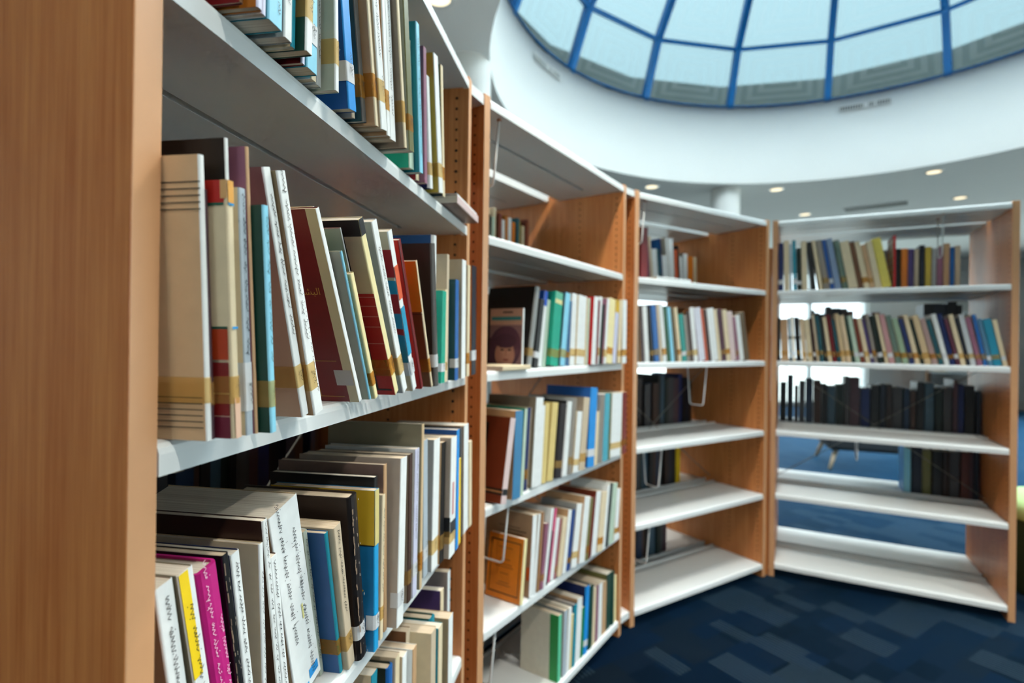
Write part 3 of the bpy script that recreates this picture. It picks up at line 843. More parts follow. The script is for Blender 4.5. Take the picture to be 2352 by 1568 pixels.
  (0.3326,0.0150,0.004,0.207,0.225,'pinkhot','mauve'),
  (0.3495,0.0203,0.002,0.206,0.190,'white','white'),
  (0.3720,0.0104,0.001,0.205,0.182,'mauvered','mauve',{'tape':'y'}),
  (0.3844,0.0262,-0.004,0.203,0.184,'cream','beige'),
  (0.4130,0.0242,-0.006,0.201,0.201,'white','tan'),
  (0.4399,0.0249,-0.005,0.197,0.193,'navyblue','greendk',{'tape':'o'}),
  (0.4670,0.0399,-0.010,0.196,0.205,'white','grey',{'tape':'y'}),
  (0.5100,0.0414,-0.017,0.191,0.220,'white','tan'),
  (0.5545,0.0214,-0.019,0.188,0.210,'olive','beige',{'tape':'o'}),
  (0.5779,0.0156,-0.018,0.186,0.211,'darkred','darkred'),
  (0.5955,0.0384,-0.021,0.186,0.221,'white','redbrown'),
  (0.6362,0.0435,-0.025,0.185,0.210,'cream','beige',{'tape':'o'}),
  (0.6819,0.0213,-0.025,0.185,0.227,'white','white'),
  (0.7053,0.0259,-0.025,0.184,0.230,'darkstripe','white'),
  (0.7351,0.0419,-0.025,0.175,0.221,'palegreen','white'),
  (0.7882,0.0320,-0.025,0.127,0.192,'white','cream',{'tape':'o'}),
 ],
 '2E':[
  (0.4156,0.0215,0.008,0.019,0.215,'greenlt','creamgreen',{'key':'binder'}),
  (0.4499,0.0229,0.008,0.052,0.213,'greyblue','grey'),
  (0.4743,0.0240,0.008,0.077,0.210,'white','cream'),
  (0.4999,0.0139,0.008,0.077,0.180,'paleyellow2','cream'),
  (0.5154,0.0225,0.008,0.077,0.204,'teal','navy'),
  (0.5394,0.0385,0.008,0.077,0.213,'white','tan'),
  (0.5796,0.0198,0.008,0.077,0.170,'green2','green2'),
  (0.6010,0.0310,0.008,0.076,0.234,'brightblue','navy',{'tape':'w'}),
  (0.6387,0.0324,0.008,0.053,0.222,'greendk','greendk'),
  (0.6726,0.0247,0.008,0.053,0.204,'cream','cream'),
  (0.7002,0.0208,0.008,0.046,0.205,'mauve','mauve'),
  (0.7250,0.0315,0.008,0.034,0.202,'white','white'),
  (0.7587,0.0367,0.008,0.031,0.194,'tan','browntan'),
  (0.7969,0.0427,0.008,0.031,0.212,'greendk','olive'),
  (0.8475,0.0242,0.008,0.000,0.208,'greendk','greendk'),
  (0.8733,0.0237,0.008,0.000,0.183,'paleyellow','tan'),
 ],
 '3B':[
  (0.0030,0.0132,0.010,-0.011,0.236,'tealdk','grey'),
  (0.0328,0.0188,0.010,-0.075,0.234,'blackred2','tan'),
  (0.0558,0.0259,0.010,-0.087,0.236,'white','grey'),
  (0.0901,0.0206,0.010,-0.116,0.233,'black','blackgreen',{'tape':'y'}),
  (0.1123,0.0310,0.010,-0.116,0.242,'blue','navy',{'tape':'y'}),
  (0.1470,0.0156,0.010,-0.124,0.245,'beige','grey'),
  (0.1669,0.0238,0.010,-0.136,0.250,'white','cream',{'tape':'o'}),
  (0.1925,0.0226,0.010,-0.136,0.237,'greenphoto','greendk'),
  (0.2182,0.0215,0.010,-0.142,0.239,'skyblue','teal'),
  (0.2423,0.0202,0.010,-0.146,0.238,'brownolive','brown'),
  (0.2660,0.0211,0.010,-0.153,0.241,'cream','orange',{'tape':'o'}),
  (0.2888,0.0331,0.010,-0.153,0.211,'teal2','greendk',{'tape':'w'}),
  (0.3238,0.0195,0.010,-0.153,0.209,'greybrown','grey',{'tape':'y'}),
  (0.3450,0.0220,0.010,-0.153,0.225,'browndk','brown',{'tape':'y'}),
  (0.3698,0.0286,0.010,-0.158,0.245,'white','brown',{'tape':'y'}),
  (0.4059,0.0438,0.010,-0.182,0.245,'lavwhite','mauve'),
  (0.4519,0.0166,0.010,-0.182,0.242,'orangered','red'),
  (0.4703,0.0234,0.010,-0.182,0.240,'blackred2','grey'),
  (0.4956,0.0482,0.010,-0.182,0.246,'white','greydk'),
  (0.5460,0.0216,0.010,-0.182,0.243,'cream','beige'),
  (0.5694,0.0342,0.010,-0.182,0.245,'mauvedk','mauve',{'tape':'y'}),
  (0.6057,0.0321,0.010,-0.170,0.244,'cream','beige',{'tape':'o'}),
  (0.6398,0.0399,0.010,-0.170,0.237,'pinkwhite','cream'),
  (0.6836,0.0199,0.010,-0.179,0.214,'mauve','mauve',{'tape':'y'}),
  (0.7097,0.0341,0.010,-0.200,0.223,'white','pinkwhite'),
  (0.7505,0.0370,0.010,-0.220,0.239,'creamdark','brown'),
 ],
 '3A':[
  (0.4662,0.0190,0.360,-0.113,0.277,'beige','mauve'),
  (0.4869,0.0367,0.360,-0.113,0.214,'white','beige'),
  (0.5253,0.0241,0.360,-0.113,0.217,'tealdk','black'),
  (0.5511,0.0093,0.360,-0.113,0.275,'navy','blue'),
  (0.5620,0.0320,0.360,-0.113,0.188,'white','cream'),
  (0.5957,0.0133,0.360,-0.113,0.285,'white','cream'),
  (0.6106,0.0394,0.360,-0.096,0.281,'white','cream'),
  (0.6517,0.0243,0.360,-0.076,0.227,'orangered','brown'),
  (0.6775,0.0137,0.360,-0.076,0.252,'black','black'),
  (0.6928,0.0207,0.360,-0.076,0.193,'white','cream'),
  (0.7151,0.0349,0.360,-0.036,0.214,'white','grey'),
  (0.7515,0.0446,0.360,-0.036,0.201,'orange','orange'),
  (0.7997,0.0267,0.360,-0.046,0.203,'cream','beige'),
 ],
 '4A':[
  (0.0030,0.0225,0.010,-0.010,0.241,'navy','blue',{'tape':'w'}),
  (0.0297,0.0239,0.010,-0.022,0.251,'cream','beige'),
  (0.0551,0.0113,0.010,-0.022,0.233,'greyblue','grey'),
  (0.0702,0.0159,0.010,-0.031,0.251,'teal','tealdk',{'tape':'w'}),
  (0.0875,0.0203,0.010,-0.031,0.211,'blackgreen','black',{'tape':'w'}),
  (0.1094,0.0237,0.010,-0.031,0.242,'cream','tan'),
  (0.1512,0.0199,0.010,-0.102,0.238,'black','tealdk'),
  (0.1845,0.0158,0.010,-0.151,0.243,'cream','beige'),
  (0.2057,0.0243,0.010,-0.167,0.244,'greybrown','cream',{'tape':'y'}),
  (0.2329,0.0157,0.010,-0.172,0.245,'bluedk','blue',{'tape':'w'}),
  (0.2520,0.0257,0.010,-0.179,0.250,'bluepink','mauve'),
  (0.2803,0.0255,0.010,-0.181,0.238,'greengrey','greendk',{'tape':'y'}),
  (0.3079,0.0368,0.010,-0.183,0.230,'cream','beige'),
  (0.3470,0.0189,0.010,-0.183,0.226,'brown','orangebr'),
  (0.3693,0.0212,0.010,-0.191,0.226,'cream','beige',{'tape':'o'}),
  (0.3924,0.0206,0.010,-0.191,0.210,'tan','cream',{'tape':'y'}),
  (0.4149,0.0243,0.010,-0.191,0.222,'cream','beige'),
  (0.4420,0.0347,0.010,-0.195,0.237,'yellowcream','yellow'),
  (0.4841,0.0093,0.010,-0.010,0.243,'red','redgridcov',{'key':'redgrid2'}),
 ],
 '4B':[
  (0.0030,0.0117,0.020,-0.011,0.219,'black','black',{'tape':'y'}),
  (0.0214,0.0326,0.020,-0.036,0.212,'tan','tan',{'tape':'y'}),
  (0.0591,0.0115,0.020,-0.053,0.218,'blackgreen','blackgreen',{'tape':'y'}),
  (0.0734,0.0115,0.020,-0.059,0.226,'cream','cream',{'tape':'w'}),
  (0.0889,0.0228,0.020,-0.070,0.221,'black','black',{'tape':'y'}),
  (0.1166,0.0190,0.020,-0.086,0.215,'creamor','creamor',{'tape':'y'}),
  (0.1403,0.0215,0.020,-0.101,0.210,'cream','cream',{'tape':'y'}),
  (0.1656,0.0116,0.020,-0.111,0.215,'blackred2','cream',{'tape':'w'}),
  (0.1790,0.0106,0.020,-0.113,0.234,'beige','cream',{'tape':'y'}),
  (0.1928,0.0176,0.020,-0.120,0.231,'tealdk','cream',{'tape':'y'}),
  (0.2148,0.0114,0.020,-0.133,0.211,'black','cream',{'tape':'y'}),
  (0.2283,0.0157,0.020,-0.135,0.221,'cream','cream',{'tape':'y'}),
  (0.2467,0.0165,0.020,-0.140,0.232,'darkred','darkred',{'tape':'y'}),
  (0.2679,0.0129,0.020,-0.155,0.209,'tealdk','tealdk',{'tape':'o'}),
  (0.2833,0.0180,0.020,-0.146,0.237,'tancream','tancream',{'tape':'y'}),
  (0.3054,0.0187,0.020,-0.157,0.230,'creamor','cream',{'tape':'y'}),
  (0.3284,0.0106,0.020,-0.167,0.220,'greendk','greendk',{'tape':'y'}),
  (0.3412,0.0172,0.020,-0.168,0.228,'palegreen','palegreen',{'tape':'w'}),
  (0.3628,0.0159,0.020,-0.180,0.217,'redbrown','cream',{'tape':'w'}),
  (0.3820,0.0174,0.020,-0.187,0.217,'cream','cream',{'tape':'y'}),
  (0.4034,0.0100,0.020,-0.196,0.210,'purple','cream',{'tape':'w'}),
  (0.4152,0.0148,0.020,-0.179,0.236,'greybrown','greybrown',{'tape':'o'}),
  (0.4340,0.0204,0.020,-0.190,0.226,'blackgreen','blackgreen',{'tape':'w'}),
  (0.4583,0.0122,0.020,-0.188,0.236,'cream','cream',{'tape':'y'}),
  (0.4735,0.0217,0.020,-0.193,0.233,'mauvepink','cream',{'tape':'w'}),
  (0.4998,0.0215,0.020,-0.205,0.227,'greengrey','cream',{'tape':'o'}),
  (0.5265,0.0206,0.020,-0.220,0.215,'palegreen2','cream',{'tape':'o'}),
  (0.5513,0.0189,0.020,-0.229,0.213,'navy','cream',{'tape':'y'}),
  (0.5733,0.0164,0.020,-0.219,0.231,'cream','cream',{'tape':'o'}),
  (0.5945,0.0118,0.020,-0.233,0.211,'blackgreen','cream',{'tape':'y'}),
  (0.6081,0.0227,0.020,-0.229,0.228,'tancream','cream',{'tape':'y'}),
  (0.6360,0.0192,0.020,-0.244,0.214,'pinkgrey','pinkgrey',{'tape':'o'}),
  (0.6593,0.0172,0.020,-0.254,0.209,'tealdk','cream',{'tape':'y'}),
  (0.6795,0.0170,0.020,-0.227,0.234,'white','white',{'tape':'w'}),
  (0.6995,0.0184,0.020,-0.223,0.234,'navy','navy',{'tape':'o'}),
  (0.7225,0.0135,0.020,-0.236,0.213,'redblue','redblue',{'tape':'w'}),
  (0.7379,0.0167,0.020,-0.216,0.230,'cream','cream',{'tape':'y'}),
  (0.7586,0.0112,0.020,-0.226,0.213,'navyblk','cream',{'tape':'y'}),
  (0.7716,0.0182,0.020,-0.204,0.230,'white2','white2',{'tape':'y'}),
  (0.7934,0.0181,0.020,-0.211,0.216,'mauve','mauve',{'tape':'y'}),
  (0.8149,0.0145,0.020,-0.196,0.228,'blue','cream',{'tape':'y'}),
  (0.8328,0.0144,0.020,-0.205,0.210,'bluegrey','cream',{'tape':'w'}),
  (0.8496,0.0281,0.020,-0.199,0.207,'tealblue','tealblue',{'tape':'y'}),
  (0.8809,0.0158,0.020,-0.197,0.205,'cream','cream',{'tape':'w'}),
 ],
 '3Af':[
  (0.1146,0.0450,0.100,0.000,0.239,'darkred','darkred'),
 ],
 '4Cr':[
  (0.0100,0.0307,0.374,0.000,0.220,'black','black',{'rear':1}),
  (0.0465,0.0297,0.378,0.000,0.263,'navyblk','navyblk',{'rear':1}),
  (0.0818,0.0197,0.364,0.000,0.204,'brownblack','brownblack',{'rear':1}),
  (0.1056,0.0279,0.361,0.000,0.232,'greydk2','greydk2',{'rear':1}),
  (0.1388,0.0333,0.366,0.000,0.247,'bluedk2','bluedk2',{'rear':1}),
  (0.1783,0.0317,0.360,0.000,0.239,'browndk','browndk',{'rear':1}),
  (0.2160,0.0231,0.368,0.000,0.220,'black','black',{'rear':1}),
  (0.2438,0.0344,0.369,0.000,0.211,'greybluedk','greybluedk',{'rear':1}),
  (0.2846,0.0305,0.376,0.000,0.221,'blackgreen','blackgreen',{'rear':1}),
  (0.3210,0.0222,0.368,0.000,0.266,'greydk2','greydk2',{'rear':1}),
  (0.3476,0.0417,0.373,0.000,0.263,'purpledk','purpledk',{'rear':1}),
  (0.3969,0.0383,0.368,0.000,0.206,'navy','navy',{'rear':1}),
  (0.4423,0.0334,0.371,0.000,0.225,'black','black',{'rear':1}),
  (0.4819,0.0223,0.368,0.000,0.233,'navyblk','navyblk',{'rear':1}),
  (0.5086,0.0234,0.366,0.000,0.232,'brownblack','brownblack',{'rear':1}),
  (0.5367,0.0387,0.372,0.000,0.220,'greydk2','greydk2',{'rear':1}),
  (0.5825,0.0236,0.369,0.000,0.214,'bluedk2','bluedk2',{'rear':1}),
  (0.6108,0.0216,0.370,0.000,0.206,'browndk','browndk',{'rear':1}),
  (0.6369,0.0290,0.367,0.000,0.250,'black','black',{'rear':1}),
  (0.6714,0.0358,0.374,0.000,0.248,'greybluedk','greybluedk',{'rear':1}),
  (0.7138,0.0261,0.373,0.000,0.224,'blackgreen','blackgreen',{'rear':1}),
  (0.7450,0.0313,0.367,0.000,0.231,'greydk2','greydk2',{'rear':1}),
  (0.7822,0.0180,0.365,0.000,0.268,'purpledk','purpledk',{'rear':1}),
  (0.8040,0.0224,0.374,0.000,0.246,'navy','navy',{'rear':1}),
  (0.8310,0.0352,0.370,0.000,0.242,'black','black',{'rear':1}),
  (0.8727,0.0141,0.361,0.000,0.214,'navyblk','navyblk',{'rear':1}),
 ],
 '4Dr':[
  (0.5850,0.0288,0.360,0.000,0.235,'skyblue','brightblue',{'rear':1}),
  (0.6200,0.0414,0.371,0.000,0.259,'navyblk','navyblk',{'rear':1}),
  (0.6641,0.0348,0.374,0.000,0.229,'olive','olive',{'rear':1}),
  (0.7014,0.0416,0.360,0.000,0.230,'black','black',{'rear':1}),
  (0.7458,0.0276,0.376,0.000,0.228,'brownblack','brownblack',{'rear':1}),
  (0.7755,0.0387,0.380,0.000,0.227,'greydk2','greydk2',{'rear':1}),
  (0.8168,0.0318,0.360,0.000,0.235,'redbrown2','redbrown2',{'rear':1}),
  (0.8509,0.0175,0.379,0.000,0.237,'purpledk','purpledk',{'rear':1}),
  (0.8701,0.0181,0.376,0.000,0.255,'navyblk','navyblk',{'rear':1}),
 ],
 '4Ar':[
  (0.3600,0.0172,0.376,0.000,0.228,'olive','olive',{'rear':1}),
  (0.3789,0.0247,0.380,0.000,0.232,'browndk','browndk',{'rear':1}),
  (0.4056,0.0221,0.361,0.000,0.221,'tan','tan',{'rear':1}),
  (0.4296,0.0221,0.374,0.000,0.242,'beigebr','beigebr',{'rear':1}),
  (0.4536,0.0207,0.361,0.000,0.222,'pinkgrey','pinkgrey',{'rear':1}),
  (0.4762,0.0268,0.364,0.000,0.228,'greydk','greydk',{'rear':1}),
  (0.5051,0.0270,0.360,0.000,0.234,'orangebr','orangebr',{'rear':1}),
  (0.5343,0.0273,0.365,0.000,0.232,'black','black',{'rear':1}),
  (0.5637,0.0268,0.363,0.000,0.231,'orange','orange',{'rear':1}),
  (0.5926,0.0250,0.373,0.000,0.229,'purple','purple',{'rear':1}),
  (0.6196,0.0187,0.370,0.000,0.225,'beige','beige',{'rear':1}),
  (0.6400,0.0218,0.367,0.000,0.244,'navyblk','navyblk',{'rear':1}),
  (0.6638,0.0252,0.366,0.000,0.233,'oliveyellow','oliveyellow',{'rear':1}),
  (0.6910,0.0195,0.369,0.000,0.224,'grey','grey',{'rear':1}),
  (0.7123,0.0239,0.367,0.000,0.228,'mauve','mauve',{'rear':1}),
  (0.7382,0.0246,0.368,0.000,0.246,'tan','tan',{'rear':1}),
  (0.7648,0.0184,0.375,0.000,0.227,'blue','blue',{'rear':1}),
  (0.7850,0.0212,0.373,0.000,0.231,'beige','beige',{'rear':1}),
 ],
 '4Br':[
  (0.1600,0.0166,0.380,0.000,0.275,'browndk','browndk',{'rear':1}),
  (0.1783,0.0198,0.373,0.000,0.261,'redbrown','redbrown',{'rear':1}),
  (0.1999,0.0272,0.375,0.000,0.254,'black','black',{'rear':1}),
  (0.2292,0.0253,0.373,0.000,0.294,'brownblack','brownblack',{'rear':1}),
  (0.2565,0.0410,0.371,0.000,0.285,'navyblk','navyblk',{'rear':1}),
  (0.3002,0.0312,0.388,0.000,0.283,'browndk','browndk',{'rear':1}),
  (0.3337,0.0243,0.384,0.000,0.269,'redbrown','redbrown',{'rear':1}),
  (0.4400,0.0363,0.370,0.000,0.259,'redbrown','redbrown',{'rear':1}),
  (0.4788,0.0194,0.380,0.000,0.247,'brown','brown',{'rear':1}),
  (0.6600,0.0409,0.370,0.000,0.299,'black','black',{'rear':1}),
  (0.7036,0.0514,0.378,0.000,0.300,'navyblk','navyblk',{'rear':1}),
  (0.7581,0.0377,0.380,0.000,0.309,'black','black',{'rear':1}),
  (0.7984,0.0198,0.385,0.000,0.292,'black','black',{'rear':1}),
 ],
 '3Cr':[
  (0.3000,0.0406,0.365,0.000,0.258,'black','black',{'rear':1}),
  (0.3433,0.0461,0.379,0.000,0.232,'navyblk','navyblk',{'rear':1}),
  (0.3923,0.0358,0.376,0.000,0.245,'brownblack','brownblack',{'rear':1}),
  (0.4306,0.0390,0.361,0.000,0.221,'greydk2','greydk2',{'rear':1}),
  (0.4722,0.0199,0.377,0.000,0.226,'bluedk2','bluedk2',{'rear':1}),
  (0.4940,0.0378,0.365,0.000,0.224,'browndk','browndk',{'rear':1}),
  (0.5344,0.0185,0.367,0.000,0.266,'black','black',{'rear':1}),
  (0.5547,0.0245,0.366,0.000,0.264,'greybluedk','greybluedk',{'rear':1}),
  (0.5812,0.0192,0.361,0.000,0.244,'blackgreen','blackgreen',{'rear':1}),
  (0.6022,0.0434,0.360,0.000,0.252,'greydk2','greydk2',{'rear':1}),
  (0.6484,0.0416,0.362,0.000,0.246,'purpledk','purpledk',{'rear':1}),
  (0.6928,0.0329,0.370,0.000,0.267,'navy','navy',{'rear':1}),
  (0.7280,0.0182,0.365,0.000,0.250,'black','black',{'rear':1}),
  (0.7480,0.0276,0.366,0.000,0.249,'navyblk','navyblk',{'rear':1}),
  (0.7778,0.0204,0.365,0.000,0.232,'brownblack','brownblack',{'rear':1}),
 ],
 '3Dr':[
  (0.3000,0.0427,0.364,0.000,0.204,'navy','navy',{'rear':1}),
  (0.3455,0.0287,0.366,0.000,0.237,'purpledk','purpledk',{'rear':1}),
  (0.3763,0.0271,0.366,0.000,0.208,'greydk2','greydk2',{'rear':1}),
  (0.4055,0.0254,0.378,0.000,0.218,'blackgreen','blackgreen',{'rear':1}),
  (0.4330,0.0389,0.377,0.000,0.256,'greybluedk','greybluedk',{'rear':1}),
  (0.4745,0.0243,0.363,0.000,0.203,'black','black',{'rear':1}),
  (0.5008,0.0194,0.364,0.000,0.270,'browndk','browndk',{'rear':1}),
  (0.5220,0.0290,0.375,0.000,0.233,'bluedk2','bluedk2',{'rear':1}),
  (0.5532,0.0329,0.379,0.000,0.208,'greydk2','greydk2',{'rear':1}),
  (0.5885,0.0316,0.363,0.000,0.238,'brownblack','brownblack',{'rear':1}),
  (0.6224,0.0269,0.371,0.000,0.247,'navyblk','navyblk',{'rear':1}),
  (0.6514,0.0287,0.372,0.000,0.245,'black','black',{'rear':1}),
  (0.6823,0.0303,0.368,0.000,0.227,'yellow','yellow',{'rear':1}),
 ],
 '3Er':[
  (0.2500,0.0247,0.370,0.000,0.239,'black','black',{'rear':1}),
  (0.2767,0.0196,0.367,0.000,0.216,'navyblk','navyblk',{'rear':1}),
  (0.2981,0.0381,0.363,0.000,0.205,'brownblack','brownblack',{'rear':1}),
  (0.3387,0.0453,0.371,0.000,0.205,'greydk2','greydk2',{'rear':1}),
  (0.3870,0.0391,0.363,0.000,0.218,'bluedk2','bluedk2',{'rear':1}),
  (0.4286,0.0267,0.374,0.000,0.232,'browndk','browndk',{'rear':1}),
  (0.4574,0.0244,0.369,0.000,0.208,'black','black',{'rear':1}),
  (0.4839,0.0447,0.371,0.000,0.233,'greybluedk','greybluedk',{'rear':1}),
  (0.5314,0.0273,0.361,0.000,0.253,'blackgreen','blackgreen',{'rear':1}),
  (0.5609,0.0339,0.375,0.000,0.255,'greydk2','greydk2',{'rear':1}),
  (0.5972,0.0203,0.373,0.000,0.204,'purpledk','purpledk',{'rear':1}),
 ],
 '3Br':[
  (0.3000,0.0335,0.371,0.000,0.250,'redbrown2','redbrown2',{'rear':1}),
  (0.3359,0.0291,0.376,0.000,0.273,'navyblk','navyblk',{'rear':1}),
  (0.3673,0.0401,0.372,0.000,0.242,'darkred','darkred',{'rear':1}),
  (0.4100,0.0347,0.379,0.000,0.243,'black','black',{'rear':1}),
  (0.4472,0.0444,0.378,0.000,0.243,'redbrown2','redbrown2',{'rear':1}),
  (0.4944,0.0404,0.371,0.000,0.270,'navyblk','navyblk',{'rear':1}),
  (0.5375,0.0371,0.366,0.000,0.255,'darkred','darkred',{'rear':1}),
  (0.5772,0.0386,0.368,0.000,0.279,'black','black',{'rear':1}),
  (0.6184,0.0359,0.363,0.000,0.248,'redbrown2','redbrown2',{'rear':1}),
  (0.6568,0.0289,0.374,0.000,0.255,'navyblk','navyblk',{'rear':1}),
  (0.6879,0.0317,0.377,0.000,0.268,'darkred','darkred',{'rear':1}),
  (0.7218,0.0294,0.371,0.000,0.248,'black','black',{'rear':1}),
  (0.7535,0.0408,0.362,0.000,0.262,'redbrown2','redbrown2',{'rear':1}),
  (0.7970,0.0449,0.376,0.000,0.243,'navyblk','navyblk',{'rear':1}),
  (0.8448,0.0329,0.373,0.000,0.276,'darkred','darkred',{'rear':1}),
 ],
 '1Cr':[
  (0.3000,0.0370,0.370,0.000,0.262,'black','black',{'rear':1}),
  (0.3395,0.0235,0.377,0.000,0.253,'navyblk','navyblk',{'rear':1}),
  (0.3650,0.0374,0.380,0.000,0.218,'brownblack','brownblack',{'rear':1}),
  (0.4049,0.0191,0.373,0.000,0.259,'greydk2','greydk2',{'rear':1}),
  (0.4258,0.0394,0.360,0.000,0.208,'bluedk2','bluedk2',{'rear':1}),
  (0.4679,0.0268,0.374,0.000,0.260,'browndk','browndk',{'rear':1}),
  (0.4968,0.0240,0.373,0.000,0.249,'black','black',{'rear':1}),
  (0.5228,0.0284,0.376,0.000,0.257,'greybluedk','greybluedk',{'rear':1}),
  (0.5533,0.0239,0.379,0.000,0.233,'blackgreen','blackgreen',{'rear':1}),
  (0.5793,0.0374,0.364,0.000,0.257,'greydk2','greydk2',{'rear':1}),
  (0.6193,0.0274,0.366,0.000,0.221,'purpledk','purpledk',{'rear':1}),
  (0.6489,0.0421,0.371,0.000,0.213,'navy','navy',{'rear':1}),
  (0.6937,0.0388,0.373,0.000,0.237,'black','black',{'rear':1}),
  (0.7351,0.0347,0.360,0.000,0.249,'navyblk','navyblk',{'rear':1}),
  (0.7723,0.0336,0.362,0.000,0.201,'brownblack','brownblack',{'rear':1}),
  (0.8083,0.0262,0.380,0.000,0.216,'greydk2','greydk2',{'rear':1}),
  (0.8367,0.0213,0.360,0.000,0.224,'bluedk2','bluedk2',{'rear':1}),
  (0.8598,0.0184,0.364,0.000,0.265,'browndk','browndk',{'rear':1}),
 ],
 '2Ar':[
  (0.5000,0.0160,0.375,0.000,0.201,'black','black',{'rear':1}),
  (0.5177,0.0163,0.367,0.000,0.194,'palegreen','palegreen',{'rear':1}),
  (0.5356,0.0199,0.376,0.000,0.234,'cream','cream',{'rear':1}),
  (0.5574,0.0196,0.364,0.000,0.215,'redbrown','redbrown',{'rear':1}),
  (0.5788,0.0190,0.365,0.000,0.195,'white','white',{'rear':1}),
  (0.5996,0.0187,0.363,0.000,0.214,'orangebr','orangebr',{'rear':1}),
  (0.6201,0.0180,0.374,0.000,0.207,'greyblue','greyblue',{'rear':1}),
  (0.6398,0.0217,0.376,0.000,0.217,'white','white',{'rear':1}),
  (0.6635,0.0195,0.373,0.000,0.202,'orange','orange',{'rear':1}),
  (0.6848,0.0204,0.366,0.000,0.222,'tealdk','tealdk',{'rear':1}),
  (0.7070,0.0158,0.374,0.000,0.215,'oliveyellow','oliveyellow',{'rear':1}),
  (0.7245,0.0191,0.367,0.000,0.198,'cream','cream',{'rear':1}),
  (0.7453,0.0179,0.361,0.000,0.227,'redbrown','redbrown',{'rear':1}),
 ],
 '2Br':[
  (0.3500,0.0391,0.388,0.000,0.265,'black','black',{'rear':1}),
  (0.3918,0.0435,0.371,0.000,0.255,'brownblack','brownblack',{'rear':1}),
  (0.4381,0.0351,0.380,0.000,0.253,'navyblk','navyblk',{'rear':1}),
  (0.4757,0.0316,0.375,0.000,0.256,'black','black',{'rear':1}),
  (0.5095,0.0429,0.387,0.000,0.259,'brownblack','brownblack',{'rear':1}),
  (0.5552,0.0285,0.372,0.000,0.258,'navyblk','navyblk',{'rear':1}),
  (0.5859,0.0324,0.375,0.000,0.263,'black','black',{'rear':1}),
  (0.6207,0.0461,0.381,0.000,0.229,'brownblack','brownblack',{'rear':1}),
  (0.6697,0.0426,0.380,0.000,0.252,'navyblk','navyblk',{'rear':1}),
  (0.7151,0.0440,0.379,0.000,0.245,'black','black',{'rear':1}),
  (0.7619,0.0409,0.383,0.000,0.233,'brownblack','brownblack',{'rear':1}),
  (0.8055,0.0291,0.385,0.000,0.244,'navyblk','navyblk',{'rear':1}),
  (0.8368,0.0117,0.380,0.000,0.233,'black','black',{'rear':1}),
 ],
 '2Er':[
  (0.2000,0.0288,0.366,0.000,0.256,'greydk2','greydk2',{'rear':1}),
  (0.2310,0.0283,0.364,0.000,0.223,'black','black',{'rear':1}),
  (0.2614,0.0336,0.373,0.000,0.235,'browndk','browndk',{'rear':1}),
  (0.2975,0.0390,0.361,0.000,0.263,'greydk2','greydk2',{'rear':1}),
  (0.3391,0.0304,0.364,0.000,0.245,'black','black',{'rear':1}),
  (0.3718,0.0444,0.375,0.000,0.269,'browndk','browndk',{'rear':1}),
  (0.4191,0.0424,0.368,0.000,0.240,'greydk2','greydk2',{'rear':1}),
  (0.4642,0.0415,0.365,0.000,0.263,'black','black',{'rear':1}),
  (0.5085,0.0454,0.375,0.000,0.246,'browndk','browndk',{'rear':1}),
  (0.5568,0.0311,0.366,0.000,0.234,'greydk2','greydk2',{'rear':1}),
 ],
}

# ------------------------------------------------------------------ books
PAL = dict(beige='#c6b59a', beigebr='#a58a6c', beigegrey='#b1a496', black='#121314', blackgreen='#10211b', blackred='#1a1214', blackred2='#3a2019', blackworn='#1c1716', blue='#1d62a8', bluebind='#1c4f86',
 bluebright='#1a9ad2', bluedk='#0f4c92', bluedk2='#142a44', bluegrey='#4f7f9c', bluephoto='#2f5f86', bluephoto2='#3d7ea8', bluepink='#7f93b0', brightblue='#1f8fdc', brown='#6b4426', brownblack='#2a1c16', browndk='#3d2518',
 browngrey='#8d7f6f', brownolive='#5a4a26', browntan='#9c7450', cream='#dccbA8'.lower(), creamdark='#6d5c48', creamgreen='#d9d3bf', creamor='#d9c09c', darkred='#6e1016', darkstripe='#24322f', green='#12a186', green2='#12793f',
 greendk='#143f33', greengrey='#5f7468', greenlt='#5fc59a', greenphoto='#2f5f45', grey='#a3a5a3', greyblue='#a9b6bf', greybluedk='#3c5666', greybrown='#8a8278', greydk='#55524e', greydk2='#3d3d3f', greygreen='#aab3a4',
 lavender='#c9cbe0', lavwhite='#d5d6e0', magenta='#c0207c', mauve='#8f5d72', mauvedk='#4d2b3a', mauvegrey='#7c675f', mauvepink='#b98a8a', mauvered='#9c4a5a', navy='#14265a', navyblk='#161f2e', navyblue='#1a3f80',
 olive='#6c6a3a', olivegrey='#857f6a', oliveyellow='#c2a83c', orange='#d9791f', orangebr='#b06a22', orangecov='#d97d1c', orangered='#c4532b', palegreen='#b8cdb8', palegreen2='#93ab8e', paleyellow='#ecdfa8', paleyellow2='#d9c27c',
 pinkgrad='#c49a8c', pinkgrey='#a88c86', pinkhot='#d0557c', pinkwhite='#d8c2bf', portrait='#cfa894', purple='#4a3a72', purpledk='#4a3138', red='#b5141a', redblack='#7c2a24', redblue='#5c2c3c', redbrown='#6f2d16', redbrown2='#4b2118',
 redgridcov='#d8d5cf', silver='#8a8d8b', skyblue='#86cbe2', tanbook='#d4b38c', tan='#c09a72', tancream='#cdb48c', tangrad='#b48f68', teal='#1b8ba0', teal2='#178f86', tealblk='#1d4a56', tealblue='#1f86a4', tealdk='#124f5a', tealstripe='#49a6b8',
 white='#e6eae8', white2='#c3c9cc', yellow='#eec81c', yellowblue='#1f7ab0', yellowcream='#d9c65a')
